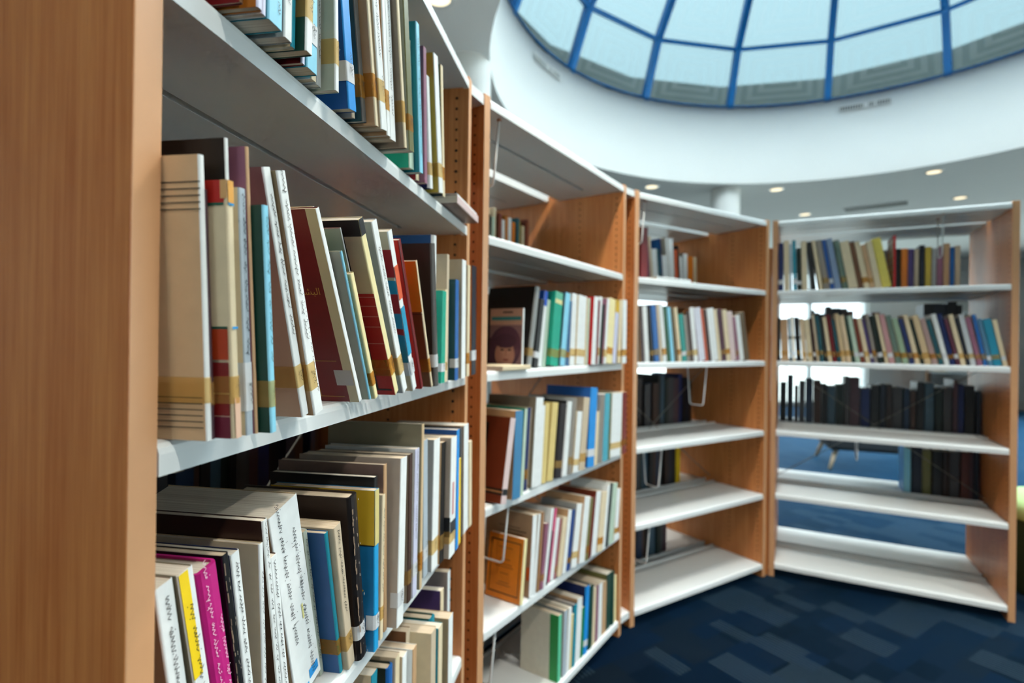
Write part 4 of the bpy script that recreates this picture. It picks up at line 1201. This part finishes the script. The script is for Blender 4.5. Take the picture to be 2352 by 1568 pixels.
CNAME = dict(beige='beige', beigebr='beige', beigegrey='grey-beige', black='black', blackgreen='black-green', blackred='black', blackred2='dark brown', blackworn='worn black', blue='blue', bluebind='blue', bluebright='bright blue', bluedk='deep blue',
 bluedk2='dark blue', bluegrey='blue-grey', bluephoto='blue', bluephoto2='blue', bluepink='blue-grey', brightblue='bright blue', brown='brown', brownblack='dark brown', browndk='dark brown', browngrey='grey-brown', brownolive='olive-brown', browntan='tan',
 cream='cream', creamdark='brown', creamgreen='cream', creamor='cream', darkred='dark red', darkstripe='dark', green='green', green2='green', greendk='dark green', greengrey='grey-green', greenlt='light green', greenphoto='green', grey='grey',
 greyblue='pale blue-grey', greybluedk='slate', greybrown='grey', greydk='dark grey', greydk2='dark grey', greygreen='grey-green', lavender='lavender', lavwhite='whitish', magenta='magenta', mauve='mauve', mauvedk='dark mauve', mauvegrey='mauve-grey',
 mauvepink='dusty pink', mauvered='mauve-red', navy='navy', navyblk='blue-black', navyblue='navy', olive='olive', olivegrey='olive-grey', oliveyellow='olive-yellow', orange='orange', orangebr='orange-brown', orangecov='orange', orangered='orange-red',
 palegreen='pale green', palegreen2='pale green', paleyellow='pale yellow', paleyellow2='pale yellow', pinkgrad='pink', pinkgrey='pinkish grey', pinkhot='pink', pinkwhite='pinkish white', portrait='pink', purple='purple', purpledk='dark purple', red='red',
 redblack='red-black', redblue='dark red', redbrown='red-brown', redbrown2='dark red-brown', redgridcov='white', silver='silver-grey', skyblue='sky blue', tanbook='tan', tan='tan', tancream='tan', tangrad='tan', teal='teal', teal2='teal', tealblk='dark teal',
 tealblue='teal-blue', tealdk='dark teal', tealstripe='teal', white='white', white2='pale grey', yellow='yellow', yellowblue='yellow and blue', yellowcream='yellow')
GRAD = {'pinkgrad': ('#8f6a66', '#cf8f78', '#c9a284'), 'tangrad': ('#7a6c4c', '#ab7d58', '#b6946c')}
def book_mat(c):
    k = 'book_' + c
    if k in MATS: return MATS[k]
    if c in GRAD:      # printed colour wash up the cover
        m, n, b = new_mat(k)
        tcn = N(n, 'ShaderNodeTexCoord'); sp = N(n, 'ShaderNodeSeparateXYZ'); rm = N(n, 'ShaderNodeValToRGB')
        n.links.new(tcn.outputs['Generated'], sp.inputs[0]); n.links.new(sp.outputs['Z'], rm.inputs[0])
        cr_ = rm.color_ramp; cr_.elements[0].color = hexc(GRAD[c][2]) + (1,); cr_.elements[1].color = hexc(GRAD[c][0]) + (1,)
        k2 = cr_.elements.new(0.55); k2.color = hexc(GRAD[c][1]) + (1,)
        n.links.new(rm.outputs[0], b.inputs['Base Color']); b.inputs['Roughness'].default_value = 0.45
        MATS[k] = m; return m
    return plain(k, PAL[c], 0.42 if c not in ('white', 'cream', 'beige') else 0.55, noise=0.10, scale=55, spec=0.4)
def ink(col, rough=0.5):
    return plain('ink_' + col.strip('#'), col, rough, noise=0.04)

def book_cover_mesh(th, w, h, c, hard):
    rr = min(0.0035 if hard else 0.0016, th * 0.35)
    bow = min(0.0025, th * 0.10) if hard else 0.0
    out = [(0, w), (0, rr), (rr * .3, rr * .3), (rr, 0 - bow * .6), (th / 2, -bow), (th - rr, 0 - bow * .6), (th - rr * .3, rr * .3), (th, rr), (th, w)]
    inn = [(c, w), (c, rr + c), (c, c + rr * .6), (c + rr * .5, c), (th / 2, c), (th - c - rr * .5, c), (th - c, c + rr * .6), (th - c, rr + c), (th - c, w)]
    k = len(out); vs_ = [(x, y, 0) for x, y in out] + [(x, y, 0) for x, y in inn] + [(x, y, h) for x, y in out] + [(x, y, h) for x, y in inn]
    mb = MB(); fs, ms = [], []
    for i in range(k - 1):
        sp = 1 if 1 <= i <= 6 else 0
        fs.append((i, i + 1, 2 * k + i + 1, 2 * k + i)); ms.append(sp)
        fs.append((k + i + 1, k + i, 3 * k + i, 3 * k + i + 1)); ms.append(0)
        fs.append((i + 1, i, k + i, k + i + 1)); ms.append(sp)
        fs.append((2 * k + i, 2 * k + i + 1, 3 * k + i + 1, 3 * k + i)); ms.append(sp)
    for i in (0, k - 1):
        fs.append((i, k + i, 3 * k + i, 2 * k + i) if i else (2 * k, 3 * k, k, 0)); ms.append(0)
    b0 = len(mb.v); mb.v += vs_
    mb.f += fs; mb.m += ms
    return mb.mesh('cover')

def scribble(mb, x0, x1, z0, z1, mi, rs, y=-0.0003, dense=1.0):
    """unreadable handwriting running up a spine: small joined strokes, loops and dots"""
    hgt = (x1 - x0); cx = (x0 + x1) / 2; lw = max(0.00016, min(0.00030, hgt * 0.05))
    z = z0
    def stroke(pts):
        for (ax, az), (bx, bz) in zip(pts, pts[1:]):
            dx, dz = bx - ax, bz - az; l = math.hypot(dx, dz)
            if l < 1e-6: continue
            nx, nz = -dz / l * lw, dx / l * lw
            mb.quad((ax - nx, y, az - nz), (bx - nx, y, bz - nz), (bx + nx, y, bz + nz), (ax + nx, y, az + nz), mi)
    while z < z1:
        wl = rs.uniform(0.012, 0.026) * min(1.4, max(0.6, hgt / 0.009))
        pts = []; n_ = max(4, int(wl / 0.0011))
        for i in range(n_ + 1):
            q = i / n_
            pts.append((cx + hgt * (0.16 * math.sin(i * 1.7 + rs.random() * 1.2) + rs.uniform(-.07, .07)), z + wl * q))
        stroke(pts)
        for _ in range(rs.randint(2, 4)):
            i = rs.randint(0, n_); px, pz = pts[i]; d = rs.choice((-1, 1)) * hgt * rs.uniform(.16, .36)
            if rs.random() < 0.55: stroke([(px, pz), (px + d, pz + rs.uniform(-.0007, .0012))])
            else:
                s_ = lw * 1.5; mb.quad((px + d - s_, y, pz - s_), (px + d + s_, y, pz - s_), (px + d + s_, y, pz + s_), (px + d - s_, y, pz + s_), mi)
        z += wl + rs.uniform(0.002, 0.006) / dense

def text_mesh(body, size):
    cu = bpy.data.curves.new('lettering', 'FONT'); cu.body = body; cu.size = size; cu.align_x = 'CENTER'; cu.resolution_u = 2
    ob = bpy.data.objects.new('lettering', cu); COL.objects.link(ob)
    dg = bpy.context.evaluated_depsgraph_get(); dg.update()
    me = bpy.data.meshes.new_from_object(ob.evaluated_get(dg))
    bpy.data.objects.remove(ob); bpy.data.curves.remove(cu)
    return me

# printed designs: L(y0,y1,z0,z1,colour) on the left-hand cover (fractions of width from the spine, of height), S(x0,x1,z0,z1,colour) on the spine
class Print:
    def __init__(self, th, w, h): self.mb, self.mats, self.idx, self.th, self.w, self.h, self.lay = MB(), [], {}, th, w, h, 0; self.bow = 0.0
    def mi(self, col):
        if col not in self.idx: self.idx[col] = len(self.mats); self.mats.append(ink(col))
        return self.idx[col]
    def L(self, y0, y1, z0, z1, col):
        self.lay += 1; x = -0.00025 - 0.00004 * self.lay; w, h = self.w, self.h
        self.mb.quad((x, y1 * w, z0 * h), (x, y0 * w, z0 * h), (x, y0 * w, z1 * h), (x, y1 * w, z1 * h), self.mi(col))
    def Lpoly(self, pts, col):
        self.lay += 1; x = -0.00025 - 0.00004 * self.lay
        self.mb.add([(x, a * self.w, b * self.h) for a, b in pts], [tuple(range(len(pts)))], self.mi(col))
    def S(self, x0, x1, z0, z1, col, hug=0.0):
        self.lay += 1; y = -0.0004 - 0.00004 * self.lay - self.bow; th, h = self.th, self.h
        self.mb.quad((x0 * th, y, z0 * h), (x1 * th, y, z0 * h), (x1 * th, y, z1 * h), (x0 * th, y, z1 * h), self.mi(col))
    def ell(self, cy, cz, ry, rz, col, a0=0, a1=360, n=22):
        self.Lpoly([(cy + ry * math.cos(R(a0 + (a1 - a0) * k / n)), cz + rz * math.sin(R(a0 + (a1 - a0) * k / n))) for k in range(n + (0 if a1 - a0 >= 360 else 1))], col)

def decorate(p, key, rs):
    if key == 'lines':
        for k in range(5): p.L(.0, .98, .905 - .0235 * k, .909 - .0235 * k, '#141210')
        for k in range(6): p.L(.02, .95, .045 + .0215 * k, .049 + .0215 * k, '#141210')
    elif key == 'redcream':
        p.L(0.02, 1, .915, 1, '#b01c14'); p.L(0.0, .04, .93, 1, '#cfa26a'); p.L(.02, 1, .905, .915, '#0f5a46'); p.S(.05, .95, .915, 1, '#d79a3c'); p.S(.05, .95, .905, .915, '#1283b8')
        p.ell(.62, .68, .22, .11, '#5d4a2a'); p.ell(.66, .70, .17, .10, '#15110d'); p.Lpoly([(.95, .49), (.35, .49), (.30, .56), (.55, .62), (.98, .60)], '#8e130f')
        p.L(0.02, 1, .43, .44, '#0d4a3a'); p.S(.05, .95, .43, .44, '#1b93d6'); p.L(0.02, 1, .31, .43, '#b03a12'); p.L(0.02, 1, .18, .30, '#7a1616'); p.L(0.02, 1, .09, .175, '#7d0f0f'); p.L(0.02, 1, 0, .086, '#6c1830'); p.S(.05, .95, .0, .16, '#e0b89c')
        p.L(.02, 1, .176, .1775, '#e0b0a0'); p.L(.02, 1, .087, .0885, '#e0b0a0')
    elif key == 'sticker':
        p.Lpoly([(.05, .14), (.9, .17), (.9, .25), (.05, .22)], '#d5d9da'); p.Lpoly([(.05, .22), (.9, .25), (.9, .29), (.05, .27)], '#c63f2c')
    elif key == 'bashir':
        p.L(.0, .075, 0, 1, '#cdbf9f'); p.L(.11, .6, .03, .033, '#b08a3c'); p.L(.30, .305, .03, .24, '#b08a3c'); p.L(.11, .305, .24, .243, '#b08a3c'); p.L(.01, .15, .10, .19, '#b9b4b6')
    elif key == 'blacktop': p.L(0, 1, .9, 1, '#0d0d0d'); p.S(.05, .95, .9, 1, '#15171a')
    elif key == 'pinklabel': p.L(0, .6, .10, .25, '#b48c80'); p.L(0, 1, 0, .09, '#8d9088'); p.L(0, 1, .7, 1, '#98a08f'); p.ell(.3, .3, .12, .02, '#2a1d1a')
    elif key == 'redgrid':
        p.L(0, 1, 0, .62, '#b01212'); p.L(0, 1, .92, 1, '#0c0d0f'); p.S(.05, .95, .92, 1, '#101218')
        for z in (.60, .55, .49, .43, .33, .17): p.L(0, 1, z, z + .003, '#d79a90')
        p.L(.13, .155, .03, .95, '#0d0d0d'); p.L(.02, .155, .03, .042, '#0d0d0d')
    elif key == 'multi':
        p.L(0, 1, .74, .90, '#a8141c'); p.Lpoly([(0, .62), (1, .70), (1, .76), (0, .72)], '#1591b5'); p.L(0, 1, .52, .64, '#a3141c'); p.L(0, 1, .12, .52, '#1a86aa'); p.Lpoly([(0, .38), (1, .50), (1, .52), (0, .42)], '#a3141c'); p.S(.05, .95, .6, .8, '#d2562b'); p.S(.05, .95, .24, .55, '#1a8fb5')
    elif key == 'orangetop': p.L(0, 1, .62, 1, '#c8841e'); p.L(0, 1, .60, .605, '#14100c')
    elif key == 'yellowspine':
        p.S(.02, .62, .60, 1, '#f2cf12'); p.S(.02, .62, .44, .54, '#f2cf12')
    elif key == 'bluemark': p.S(.55, .9, .04, .09, '#1f8fd6'); p.S(.25, .5, .025, .04, '#3aa7dd'); p.S(.60, .66, .38, .46, '#d9d28c')
    elif key == 'worn':
        for _ in range(26):
            z = rs.random() * .97; p.S(.0, rs.uniform(.06, .16), z, z + rs.uniform(.01, .05), '#8d7660', .0005)
        for _ in range(14):
            z = rs.random() * .97; x = rs.uniform(.3, .8); p.S(x, x + .06, z, z + rs.uniform(.004, .02), '#a79a8a', .0016)
    elif key == 'yellowblue':
        p.L(0, 1, .66, 1, '#dcb22c'); p.S(.04, .96, .66, 1, '#cfc07c'); p.L(0, 1, .655, .662, '#0b0b10'); p.Lpoly([(.10, .38), (.45, .52), (.80, .50), (.92, .36), (.62, .24), (.30, .24)], '#e0b81c'); p.ell(.5, .38, .2, .06, '#2f6a86')
    elif key == 'redtxt': p.S(.3, .6, .35, .62, '#c98a8a'); p.L(0, 1, .18, .34, '#14161a'); p.S(.04, .96, .20, .30, '#23282e')
    elif key == 'portrait':
        p.L(.02, 1, .0, .72, '#8d6f74'); p.ell(.52, .34, .48, .36, '#4d3147'); p.ell(.45, .40, .40, .30, '#5c3b50'); p.ell(.52, .22, .30, .24, '#c49483'); p.ell(.50, .34, .24, .12, '#c89a88')
        p.ell(.60, .30, .055, .016, '#33222a'); p.ell(.38, .30, .055, .016, '#33222a'); p.L(.53, .67, .335, .345, '#4a2f35'); p.L(.31, .45, .335, .345, '#4a2f35'); p.L(.47, .50, .20, .30, '#b17d6e'); p.ell(.48, .13, .085, .018, '#8e4448'); p.ell(.50, .45, .34, .12, '#4d3147'); p.L(.86, 1, .05, .5, '#4d3147')
        p.Lpoly([(.05, .80), (.95, .80), (.95, .86), (.05, .86)], '#2f8f95'); p.L(.3, .6, .92, .95, '#5d4a42')
    elif key == 'bluecap': p.S(.04, .96, .80, 1, '#1450b8'); p.L(0, 1, .8, 1, '#1450b8')
    elif key == 'creamtop': p.S(.04, .96, .90, 1, '#5cae90'); p.S(.04, .96, .84, .90, '#d9cf94')
    elif key == 'brownlabel':
        p.L(.45, 1, .50, .92, '#120d0b'); p.L(.5, .95, .53, .89, '#3c1510'); p.L(0, 1, .10, .17, '#0f0c0b'); p.L(0, 1, .125, .145, '#a5764a'); p.S(.04, .96, .10, .17, '#0f0c0b')
    elif key == 'yellowtop': p.S(.04, .96, .80, 1, '#d1a60c'); p.L(0, 1, .8, 1, '#d1a60c')
    elif key == 'orangeframe':
        for y0, y1, z0, z1 in ((.08, .92, .90, .918), (.08, .92, .09, .108), (.08, .10, .09, .918), (.90, .92, .09, .918)): p.L(y0, y1, z0, z1, '#3d2a12')
        for k, (z, a, b_) in enumerate(((.80, .3, .7), (.62, .35, .65), (.54, .3, .7), (.50, .25, .75), (.40, .38, .62), (.26, .35, .65), (.22, .3, .7))): p.L(a, b_, z, z + .012, '#8a4d12')
    elif key == 'script':
        p.L(.12, .6, .76, .775, '#4a3a2a'); p.L(.2, .5, .72, .73, '#4a3a2a'); p.L(.25, .7, .80, .81, '#4a3a2a'); p.L(.02, .08, .20, .36, '#c4561c')
    elif key == 'binder': p.L(0, .22, 0, 1, '#128a3c')
    elif key == 'redgrid2':
        for y0, y1, z0, z1 in ((0, 1, .95, 1), (0, 1, 0, .05), (0, .06, 0, 1), (.94, 1, 0, 1)): p.L(y0, y1, z0, z1, '#b01822')
        for k in range(1, 7): p.L(.06, .94, .05 + .13 * k, .065 + .13 * k, '#c23a3e')
        for k in range(1, 4): p.L(.06 + .22 * k, .075 + .22 * k, .05, .95, '#c23a3e')

ORD = ['first', 'second', 'third', 'fourth', 'fifth', 'sixth', 'seventh', 'eighth', 'ninth', 'tenth', 'eleventh', 'twelfth', 'thirteenth', 'fourteenth', 'fifteenth', 'sixteenth', 'seventeenth', 'eighteenth', 'nineteenth', 'twentieth']
ORD += ['twenty-' + w for w in ORD[:9]] + ['thirtieth'] + ['thirty-' + w for w in ORD[:9]] + ['fortieth'] + ['forty-' + w for w in ORD[:9]]
SHELF = dict(A='top shelf', B='second shelf', C='third shelf', D='fourth shelf', E='bottom shelf')
CASE = {1: 'nearest bookcase', 2: 'second bookcase', 3: 'third bookcase', 4: 'right bookcase', 5: 'distant bookcase'}
SPECIAL = {'n823': 'with white number label', 'lines': 'with black lines on its cover', 'redcream': 'with red and orange cover bands', 'bashir': 'with gold lettering', 'portrait': 'showing a face', 'orangeframe': 'with framed orange cover',
           'redgrid': 'with red lower cover', 'redgrid2': 'with white grid cover', 'yellowspine': 'with yellow patches on its spine', 'yellowblue': 'with yellow shape on the cover', 'binder': 'with green cover edge', 'brownlabel': 'with dark label', 'worn': 'with worn edges', 'sticker': 'with red sticker'}
N_NEAR = 0
def add_book(b, lev, s, th, t, lean, h, sp, cv, op, label, group, near, rs):
    tall = h > 0.2
    w = min(0.175, max(0.115, h * (0.66 + 0.06 * rs.random())))
    if t + w > 0.292 and t < 0.3: w = 0.292 - t
    if t > 0.3: w = min(w, PD - 0.005 - t)
    hard = cv in ('darkred', 'navy', 'black', 'brownblack', 'bluebind', 'magenta', 'greendk', 'black', 'blackgreen') and th > 0.012
    c = min(0.0022 if hard else 0.0007, th * 0.22)
    a = math.atan(lean)
    th_e = th
    z = ZB[lev] + LIP + 0.0004
    piv = 0.0 if a <= 0 else th_e
    Mx = bay_matrix(b) @ Matrix.Translation((s + (0 if a <= 0 else th_e * math.sqrt(1 + lean * lean)), t, z)) @ Matrix.Rotation(a, 4, 'Y') @ Matrix.Translation((-piv, 0, 0))
    root = tag(empty('book', Mx), label, 'book', group)
    me = book_cover_mesh(th_e, w, h, c, hard)
    link('cover', me, [book_mat(cv), book_mat(sp)], root)
    mb = MB(); g = 0.0025 if hard else 0.0008; sag = 0.0
    mb.box(c + 0.0001, th_e - c - 0.0001, c + 0.0004, w - (0.004 if hard else 0.0015), g, h - g)
    mb.build('page_block', M_PAGE if rs.random() < .6 else M_PAGE2, root)
    key = op.get('key')
    P = Print(th_e, w, h); P.bow = min(0.0025, th_e * 0.10) if hard else 0.0
    ys = -0.0007 - P.bow
    if key: decorate(P, key, rs)
    if near and op.get('txt'):
        col = '#1b1a1c' if op['txt'] == 1 else '#e6c6d4'
        mi = P.mi(col)
        z1 = 0.97 * h; z0 = (0.30 if op.get('tape') else 0.05) * h
        if th_e > 0.02:
            scribble(P.mb, th_e * .12, th_e * .45, z0 + .25 * h, z1, mi, rs, ys); scribble(P.mb, th_e * .55, th_e * .88, z0, z1 - .2 * h, mi, rs, ys)
        else:
            scribble(P.mb, th_e * .18, th_e * .82, z0 + rs.uniform(0, .1) * h, z1 - rs.uniform(.0, .12) * h, mi, rs, ys)
    if near and key == 'n823':
        scribble(P.mb, th_e * .15, th_e * .85, .33 * h, .95 * h, P.mi('#2a2c30'), rs, ys)
    if P.mb.f: P.mb.build('cover_print', P.mats, root)['kind'] = 'stuff'
    tp = op.get('tape')
    if tp:
        f0 = rs.uniform(.11, .14); f1 = f0 + rs.uniform(.09, .12)
        if key == 'n823': f0, f1 = .10, .30
        if tp == 'w' and key != 'n823': f1 = f0 + .09
        wr = min(0.05 if near else 0.03, w * .4) if tp != 'w' else min(0.012, w * .1)
        e = 0.0005; rr = min(0.0035 if hard else 0.0016, th_e * 0.35); bow = min(0.0025, th_e * 0.10) if hard else 0.0
        path = [(-e, wr), (-e, rr), (rr * .25 - e * .7, rr * .25 - e * .7), (rr, -bow * .6 - e), (th_e / 2, -bow - e), (th_e - rr, -bow * .6 - e), (th_e - rr * .25 + e * .7, rr * .25 - e * .7), (th_e + e * .5, rr), (th_e + e * .5, wr * .9)]
        if key in ('redcream', 'lines', 'redgrid', 'multi', 'yellowblue'): path = [(x - (0.0009 if x < 0 else 0), y - (0.0009 if y < 0 else 0)) for x, y in path]
        mb = MB()
        for (x0, y0), (x1, y1) in zip(path, path[1:]): mb.quad((x0, y0, f0 * h), (x1, y1, f0 * h), (x1, y1, f1 * h), (x0, y0, f1 * h))
        tobj = mb.build('call_number_label', M_TAPE[tp], root)
        if near:
            q = Print(th_e, w, h); mi = q.mi('#15130f'); yy = -bow - 0.0021
            m_ = (f0 + f1) / 2
            if key == 'n823':
                tm = text_mesh('823', min(.010, th_e * .42)); tm.materials.append(ink('#15130f'))
                link('number', tm, None, tobj, Matrix.Translation((th_e * .5, yy, (f0 + (f1 - f0) * .52) * h)) @ Matrix.Rotation(R(90), 4, 'X'))
                scribble(q.mb, th_e * .2, th_e * .8, (f0 + .03) * h, (f0 + .07) * h, mi, rs, yy)
            elif th_e > 0.006 and b == 1:
                body = rs.choice(('\u0668\u0662\u0663', '\u0669\u0665\u0663', '\u0668\u0662\u0663'))
                tm = text_mesh(body, min(.0062, th_e * .50)); tm.materials.append(ink('#15130f'))
                link('number', tm, None, tobj, Matrix.Translation((th_e * .5, yy, (f0 + (f1 - f0) * .58) * h)) @ Matrix.Rotation(R(90), 4, 'X'))
                scribble(q.mb, th_e * .25, th_e * .75, (f0 + (f1 - f0) * .25) * h, (f0 + (f1 - f0) * .42) * h, mi, rs, yy)
            if q.mb.f: q.mb.build('number', q.mats, tobj)['kind'] = 'stuff'
    if key == 'bashir':
        tm = text_mesh('\ufeae\ufef4\ufeb8\ufe92\ufedf\ufe8d', 0.0115); tm.materials.append(ink('#b8873a'))
        link('gold_title', tm, None, root, Matrix.Translation((-0.0012, w * .19, h * .60)) @ Matrix.Rotation(R(-90), 4, 'Z') @ Matrix.Rotation(R(90), 4, 'X'))
    return root

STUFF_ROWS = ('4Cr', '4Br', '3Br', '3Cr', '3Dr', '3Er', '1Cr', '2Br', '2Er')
for rn, row in BOOKS.items():
    if rn in STUFF_ROWS: continue
    b, lev, rear = int(rn[0]), rn[1], rn.endswith('r')
    if rn == '3A': rear = True
    where = ('far side of the ' if rear else '') + SHELF[lev]
    grp = 'books on the %s of the %s' % (where, CASE[b])
    for i, rec in enumerate(row):
        s, th, t, lean, h, sp, cv = rec[:7]; op = rec[7] if len(rec) > 7 else {}
        rs = random.Random(hash((rn, i)) % 100000 if False else (ord(rn[0]) * 1000 + ord(rn[1]) * 37 + i * 7 + len(rn)))
        size = 'slim' if th < 0.009 else ('thick' if th > 0.034 else '')
        desc = SPECIAL.get(op.get('key'))
        if not desc: desc = '' if CNAME[sp] == CNAME[cv] or rear else 'with %s cover' % CNAME[cv]
        if rn == '3Af':
            label = 'dark red binder on the front of the third bookcase top shelf'
        else:
            label = ' '.join(('%s %s book %s, %s from left, %s%s, %s' % (size, CNAME[sp], desc, ORD[i], 'far side ' if rear else '', SHELF[lev], CASE[b])).split()).replace(' ,', ',')
        add_book(b, lev, s, th, t, lean, h, sp, cv, op, label, grp, b == 1, rs)

# far-side volumes, shade put into their dark cover colours: one object
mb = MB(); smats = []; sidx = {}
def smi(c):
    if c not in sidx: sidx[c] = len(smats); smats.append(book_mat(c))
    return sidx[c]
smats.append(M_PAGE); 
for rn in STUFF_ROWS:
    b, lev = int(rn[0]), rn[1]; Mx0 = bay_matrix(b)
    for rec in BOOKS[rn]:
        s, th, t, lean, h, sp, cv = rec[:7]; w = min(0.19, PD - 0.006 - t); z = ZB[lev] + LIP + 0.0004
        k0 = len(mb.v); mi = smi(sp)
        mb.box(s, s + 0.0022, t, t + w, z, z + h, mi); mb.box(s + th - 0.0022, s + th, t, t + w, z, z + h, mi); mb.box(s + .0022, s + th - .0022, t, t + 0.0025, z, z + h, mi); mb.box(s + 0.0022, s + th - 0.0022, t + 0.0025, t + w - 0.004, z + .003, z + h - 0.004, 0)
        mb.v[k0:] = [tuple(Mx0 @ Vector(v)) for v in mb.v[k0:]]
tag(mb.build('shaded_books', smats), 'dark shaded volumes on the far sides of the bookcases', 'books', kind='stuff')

# books lying flat
def flat_book(b, lev, s, t, rot, th, w, h, sp, cv, label, z_extra=0.0):
    z = ZB[lev] + LIP + 0.0004 + z_extra
    Mx = bay_matrix(b) @ Matrix.Translation((s, t, z)) @ Matrix.Rotation(R(rot), 4, 'Z') @ Matrix.Rotation(R(90), 4, 'Y') @ Matrix.Translation((-th, 0, 0))
    root = tag(empty('book', Mx), label, 'book', 'books lying flat')
    link('cover', book_cover_mesh(th, w, h, min(.0008, th * .2), False), [book_mat(cv), book_mat(sp)], root)
    mb = MB(); mb.box(.0009, th - .0009, .001, w - .0015, .0008, h - .0008); mb.build('page_block', M_PAGE2, root)
flat_book(1, 'A', .70, -.030, 0, .017, .15, .185, 'pinkwhite', 'mauvegrey', 'book lying flat at the right end of the nearest bookcase top shelf')
flat_book(1, 'A', .715, -.026, 0, .006, .14, .17, 'white', 'white', 'thin white booklet lying on the flat book of the nearest bookcase', .0178)
flat_book(2, 'B', .055, -.012, 0, .012, .14, .14, 'cream', 'cream', 'cream booklet lying flat before the portrait book')
flat_book(3, 'A', .12, .01, 0, .012, .15, .22, 'white', 'white', 'white booklet lying flat on the third bookcase top shelf')

# ------------------------------------------------------------------ distant shelf books
r5 = random.Random(3)
for lev in 'ABC':
    s = 0.02; i = 0
    while s < 0.25:
        th = r5.uniform(.03, .05); c = r5.choice(('tan', 'beige', 'cream', 'tancream'))
        add_book(5, lev, s, th, .01, 0, r5.uniform(.2, .25), c, c, {}, '%s book, %s from left, %s, distant bookcase' % (CNAME[c], ORD[i], SHELF[lev]), 'books on the distant bookcase', False, r5)
        s += th + .002; i += 1

# ------------------------------------------------------------------ dark armchair and green pouf beyond the shelves
M_UPH = plain('charcoal_upholstery', '#2b3238', 0.8, noise=0.12, scale=200)
M_LEG = plain('pale_wood_leg', '#c9b79a', 0.5)
ac = tag(empty('armchair', Matrix.Translation((3.52, 5.28, 0)) @ Matrix.Rotation(R(-20), 4, 'Z')), 'low charcoal armchair with splayed pale legs behind the right bookcase', 'armchair')
def soft(name, x0, x1, y0, y1, z0, z1, mat, parent, bv=0.04):
    mb = MB(); mb.box(x0, x1, y0, y1, z0, z1); me = bevel(mb.mesh(name), bv, 4); return link(name, me, mat, parent, smooth=True)
soft('seat', -.42, .42, -.38, .36, .19, .40, M_UPH, ac); soft('backrest', -.42, .42, .22, .40, .32, .74, M_UPH, ac, .06)
soft('armrest', -.46, -.34, -.38, .38, .28, .58, M_UPH, ac); soft('armrest', .34, .46, -.38, .38, .28, .58, M_UPH, ac); soft('cushion', -.32, .32, -.40, .22, .39, .48, M_UPH, ac, .035)
for sx_, sy_ in ((-1, -1), (1, -1), (-1, 1), (1, 1)):
    mb = MB(); mb.tube([(sx_ * .33, sy_ * .28, .205), (sx_ * .40, sy_ * .34, 0.0)], [.024, .015], 10); mb.build('leg', M_LEG, ac, smooth=True)
M_LIME = plain('lime_fabric', '#a3c587', 0.8, noise=0.08, scale=150); M_LIME_SHADE = plain('lime_fabric_shaded', '#20351a', 0.85, noise=0.1, scale=150)  # second, darker green puts the shade on the pouf's side into the colour
pf = tag(empty('pouf', Matrix.Translation((2.735, 2.585, 0))), 'round lime-topped pouf past the right bookcase end', 'pouf')
mb = MB(); mb.lathe([(.001, .44), (.26, .44), (.295, .43), (.31, .41), (.31, .36), (.305, .352)], 40); mb.build('cushion_top', M_LIME, pf, smooth=True)
mb = MB(); mb.lathe([(.303, .353), (.303, .03), (.29, .0)], 40); mb.build('drum_side', M_LIME_SHADE, pf, smooth=True)
